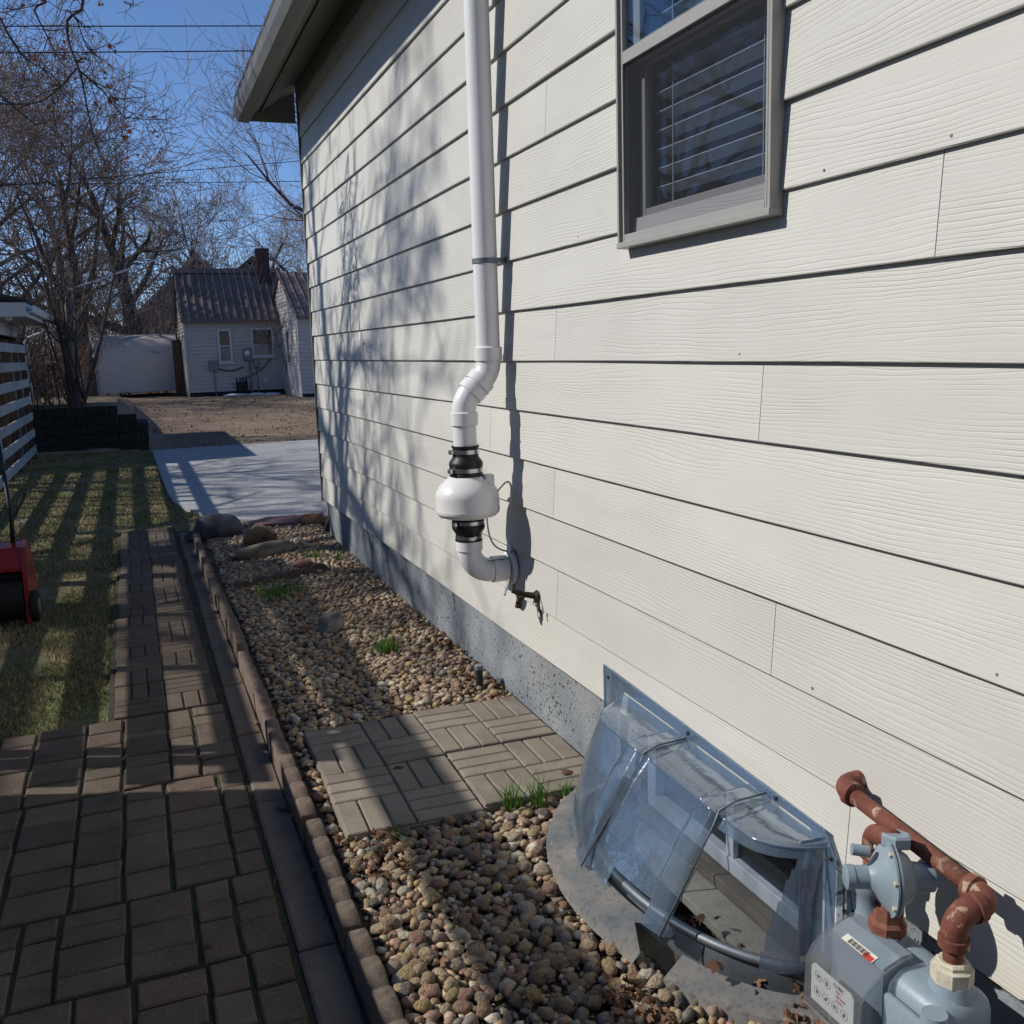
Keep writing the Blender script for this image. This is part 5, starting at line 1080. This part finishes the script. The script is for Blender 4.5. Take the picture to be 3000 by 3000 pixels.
dt = part('dead_trunk', MB().tube([(-1.02, 19.6, .4), (-1.04, 19.6, 1.0), (-.98, 19.6, 1.7), (-.93, 19.6, 2.35), (-.92, 19.62, 2.55)], [.11, .095, .09, .085, .05], 12), 'barkg', None, 60); tag(dt, 'pale broken-off dead trunk behind the multi-stemmed tree', 'tree trunk')
make_tree('sapling', 'thin leafless sapling leaning in front of the cottage', (4.62, 30.2, .15), 2.6, .05, 33, 2, par=dict(nb=(9, 5), rmin=.006, wob=.10, first=.5, len=(.35, .6)), lean=(-.16, 0, 1), group=None)
# thicket
segs = []; rs = random.Random(9)
for i in range(520):
    y = rs.uniform(18.4, 30); x = rs.uniform(-.17 * y - .5, -.036 * y - .15); h = rs.uniform(.7, 2.6) * (.6 + (y - 18) * .05)
    grow(rs, segs, (x, y, tz(x, y) - .02), (rs.gauss(0, .35), rs.gauss(0, .35), 1), h, rs.uniform(.006, .016), 0, 1, dict(PAR, nb=(5,), rmin=.0045, wob=.12, len=(.25, .5), first=.2))
tag(link(bpy.data.objects.new('thicket', segmesh('thicket', segs, 'bark3', 3))), 'reddish-brown leafless brush thicket behind the retaining wall', 'brush', kind='stuff')
segs = []
for i in range(900):
    y = rs.uniform(34, 60); x = rs.uniform(-.2 * y, .13 * y); h = rs.uniform(1.6, 5.2)
    grow(rs, segs, (x, y, tz(x, y) - .02), (rs.gauss(0, .3), rs.gauss(0, .3), 1), h, rs.uniform(.014, .03), 0, 1, dict(PAR, nb=(6,), rmin=.010, wob=.12, len=(.3, .55), first=.2))
tag(link(bpy.data.objects.new('brush_mass', segmesh('brush_mass', segs, 'bark2', 3))), 'far mass of brown leafless brush between the tree trunks', 'brush', kind='stuff')
# overhanging tree: trunk and crown stand left of the frame, its tips hang into the picture
ov = thing('overhanging_tree', 'bare tree hanging thin branches with russet leaves into the top left corner', 'tree', (-4.7, 9.7, -.1)); rs = random.Random(17); segs = []
grow(rs, segs, (0, 0, 0), (.10, -.05, 1), 6.6, .20, 0, 3, dict(PAR, nb=(13, 7, 4), rmin=.007, first=.34, wob=.12, up=.02, len=(.36, .52), ang=(.6, 1.15)))
segs = [s_ for s_ in segs if not (s_[1][0] - 4.7 > -1.0)]
for nm, sg, sd in (('trunk', [s_ for s_ in segs if s_[2] > .04], 9), ('crown', [s_ for s_ in segs if s_[2] <= .04], 5)): o = bpy.data.objects.new(nm, segmesh(nm, sg, 'bark', sd)); COL.objects.link(o); o.parent = ov
bs = []; lfp = []
def limb(pts, r0, r1, tw=8, tl=.30, seed=1, leaves=()):
    r_ = random.Random(seed); pts = [Vector(p) for p in pts]; m = len(pts) - 1; q = []
    for i in range(m):
        for k in range(4):
            t = k / 4; p0, p1 = pts[max(i - 1, 0)], pts[i]; p2, p3 = pts[i + 1], pts[min(i + 2, m)]
            q.append(.5 * ((2 * p1) + (p2 - p0) * t + (2 * p0 - 5 * p1 + 4 * p2 - p3) * t * t + (3 * p1 - p0 - 3 * p2 + p3) * t ** 3))
    q.append(pts[-1]); n = len(q) - 1
    for i in range(n): ra = r0 + (r1 - r0) * i / n; rb = r0 + (r1 - r0) * (i + 1) / n; bs.append((q[i][:], q[i + 1][:], ra, rb))
    for _ in range(tw):
        i = r_.randint(1, n - 1); d_ = (q[i + 1] - q[i]).normalized(); s_ = []
        nd = (d_ + Vector((r_.gauss(0, .8), r_.gauss(0, .5), r_.gauss(0, .7)))).normalized()
        grow(r_, s_, q[i], nd, tl * r_.uniform(.4, 1.2), .0035, 1, 2, dict(PAR, nb=(3, 3), rmin=.0014, wob=.16, up=.0, len=(.4, .7))); bs.extend(s_)
        if r_.random() < .4: lfp.append(Vector(s_[-1][1]))
def ap(px, py, Y):
    d_ = np.array([(px - 1500) / 2825.76, -(py - 1500) / 2825.76, -1.0]); wv = d_[0] * cr + d_[1] * cu + d_[2] * cb_; return Vector(cp + wv * (Y / wv[1]))
limb([(-3.2, 8.2, 5.2), (-1.3, 7.0, 4.6), ap(195, -60, 6.5), ap(197, 60, 6.5), ap(203, 130, 6.45), ap(235, 215, 6.4), ap(258, 330, 6.4), ap(280, 420, 6.4), ap(300, 470, 6.4)], .012, .0025, 14, .34, 3)
limb([ap(230, 205, 6.4), ap(262, 232, 6.4), ap(300, 265, 6.35), ap(335, 310, 6.35), ap(372, 352, 6.3)], .007, .002, 9, .30, 4)
limb([ap(225, 200, 6.4), ap(180, 250, 6.45), ap(120, 295, 6.5), ap(50, 305, 6.5), ap(-60, 300, 6.5)], .006, .004, 9, .30, 5)
limb([(-3.4, 8.4, 4.6), ap(-200, 100, 7.0), ap(-40, 20, 7.0), ap(30, 110, 6.9), ap(75, 170, 6.9), ap(140, 210, 6.8), ap(190, 262, 6.8)], .012, .0025, 12, .34, 6)
limb([(-3.4, 8.4, 4.4), ap(-150, 260, 7.2), ap(-20, 270, 7.2), ap(60, 330, 7.2), ap(110, 372, 7.2)], .010, .003, 10, .34, 7)
limb([(-2.0, 7.6, 4.9), ap(60, -80, 6.8), ap(100, 30, 6.8), ap(140, 110, 6.8), ap(160, 170, 6.8)], .009, .002, 12, .32, 8)
limb([(-1.0, 7.0, 4.9), ap(340, -60, 6.6), ap(362, 5, 6.6), ap(402, 18, 6.6)], .004, .0015, 3, .12, 9)
limb([ap(197, 30, 6.5), ap(225, 60, 6.5), ap(250, 130, 6.5), ap(275, 165, 6.5), ap(312, 222, 6.5)], .0045, .0018, 8, .22, 10)
o = link(bpy.data.objects.new('hanging_branches', segmesh('hanging_branches', bs, 'bark', 5)), None); o.parent = ov; o.matrix_parent_inverse = Matrix.Translation((4.7, -9.7, .1))
for (px, py) in ((97, 163), (145, 117), (182, 130), (276, 105), (225, 170), (245, 172), (283, 300), (327, 280), (325, 295), (345, 268), (405, 450), (362, 452), (470, 445), (455, 465), (315, 500), (203, 215), (150, 225), (365, 400)): lfp.append(ap(px, py, 6.42))
Vs, Fs, base = [], [], 0
for c_ in lfp:
    for k in range(random.randint(2, 4)):
        V, F = LF[random.randint(0, 7)]; s_ = random.uniform(.011, .021); M_ = np.array(Euler((random.uniform(0, 6.28), random.uniform(0, 6.28), random.uniform(0, 6.28))).to_matrix()); Vs.append((V * s_) @ M_.T + np.array(c_) + rng.normal(0, .014, 3) - np.array((0, 0, .01))); Fs.append(F + base); base += len(V)
o = link(bpy.data.objects.new('hanging_leaves', npmesh('hanging_leaves', np.concatenate(Vs), np.concatenate(Fs), 'leafo')), None); o.parent = ov; o.matrix_parent_inverse = Matrix.Translation((4.7, -9.7, .1))

for o in bpy.data.objects:
    if '_loc' in o: del o['_loc']
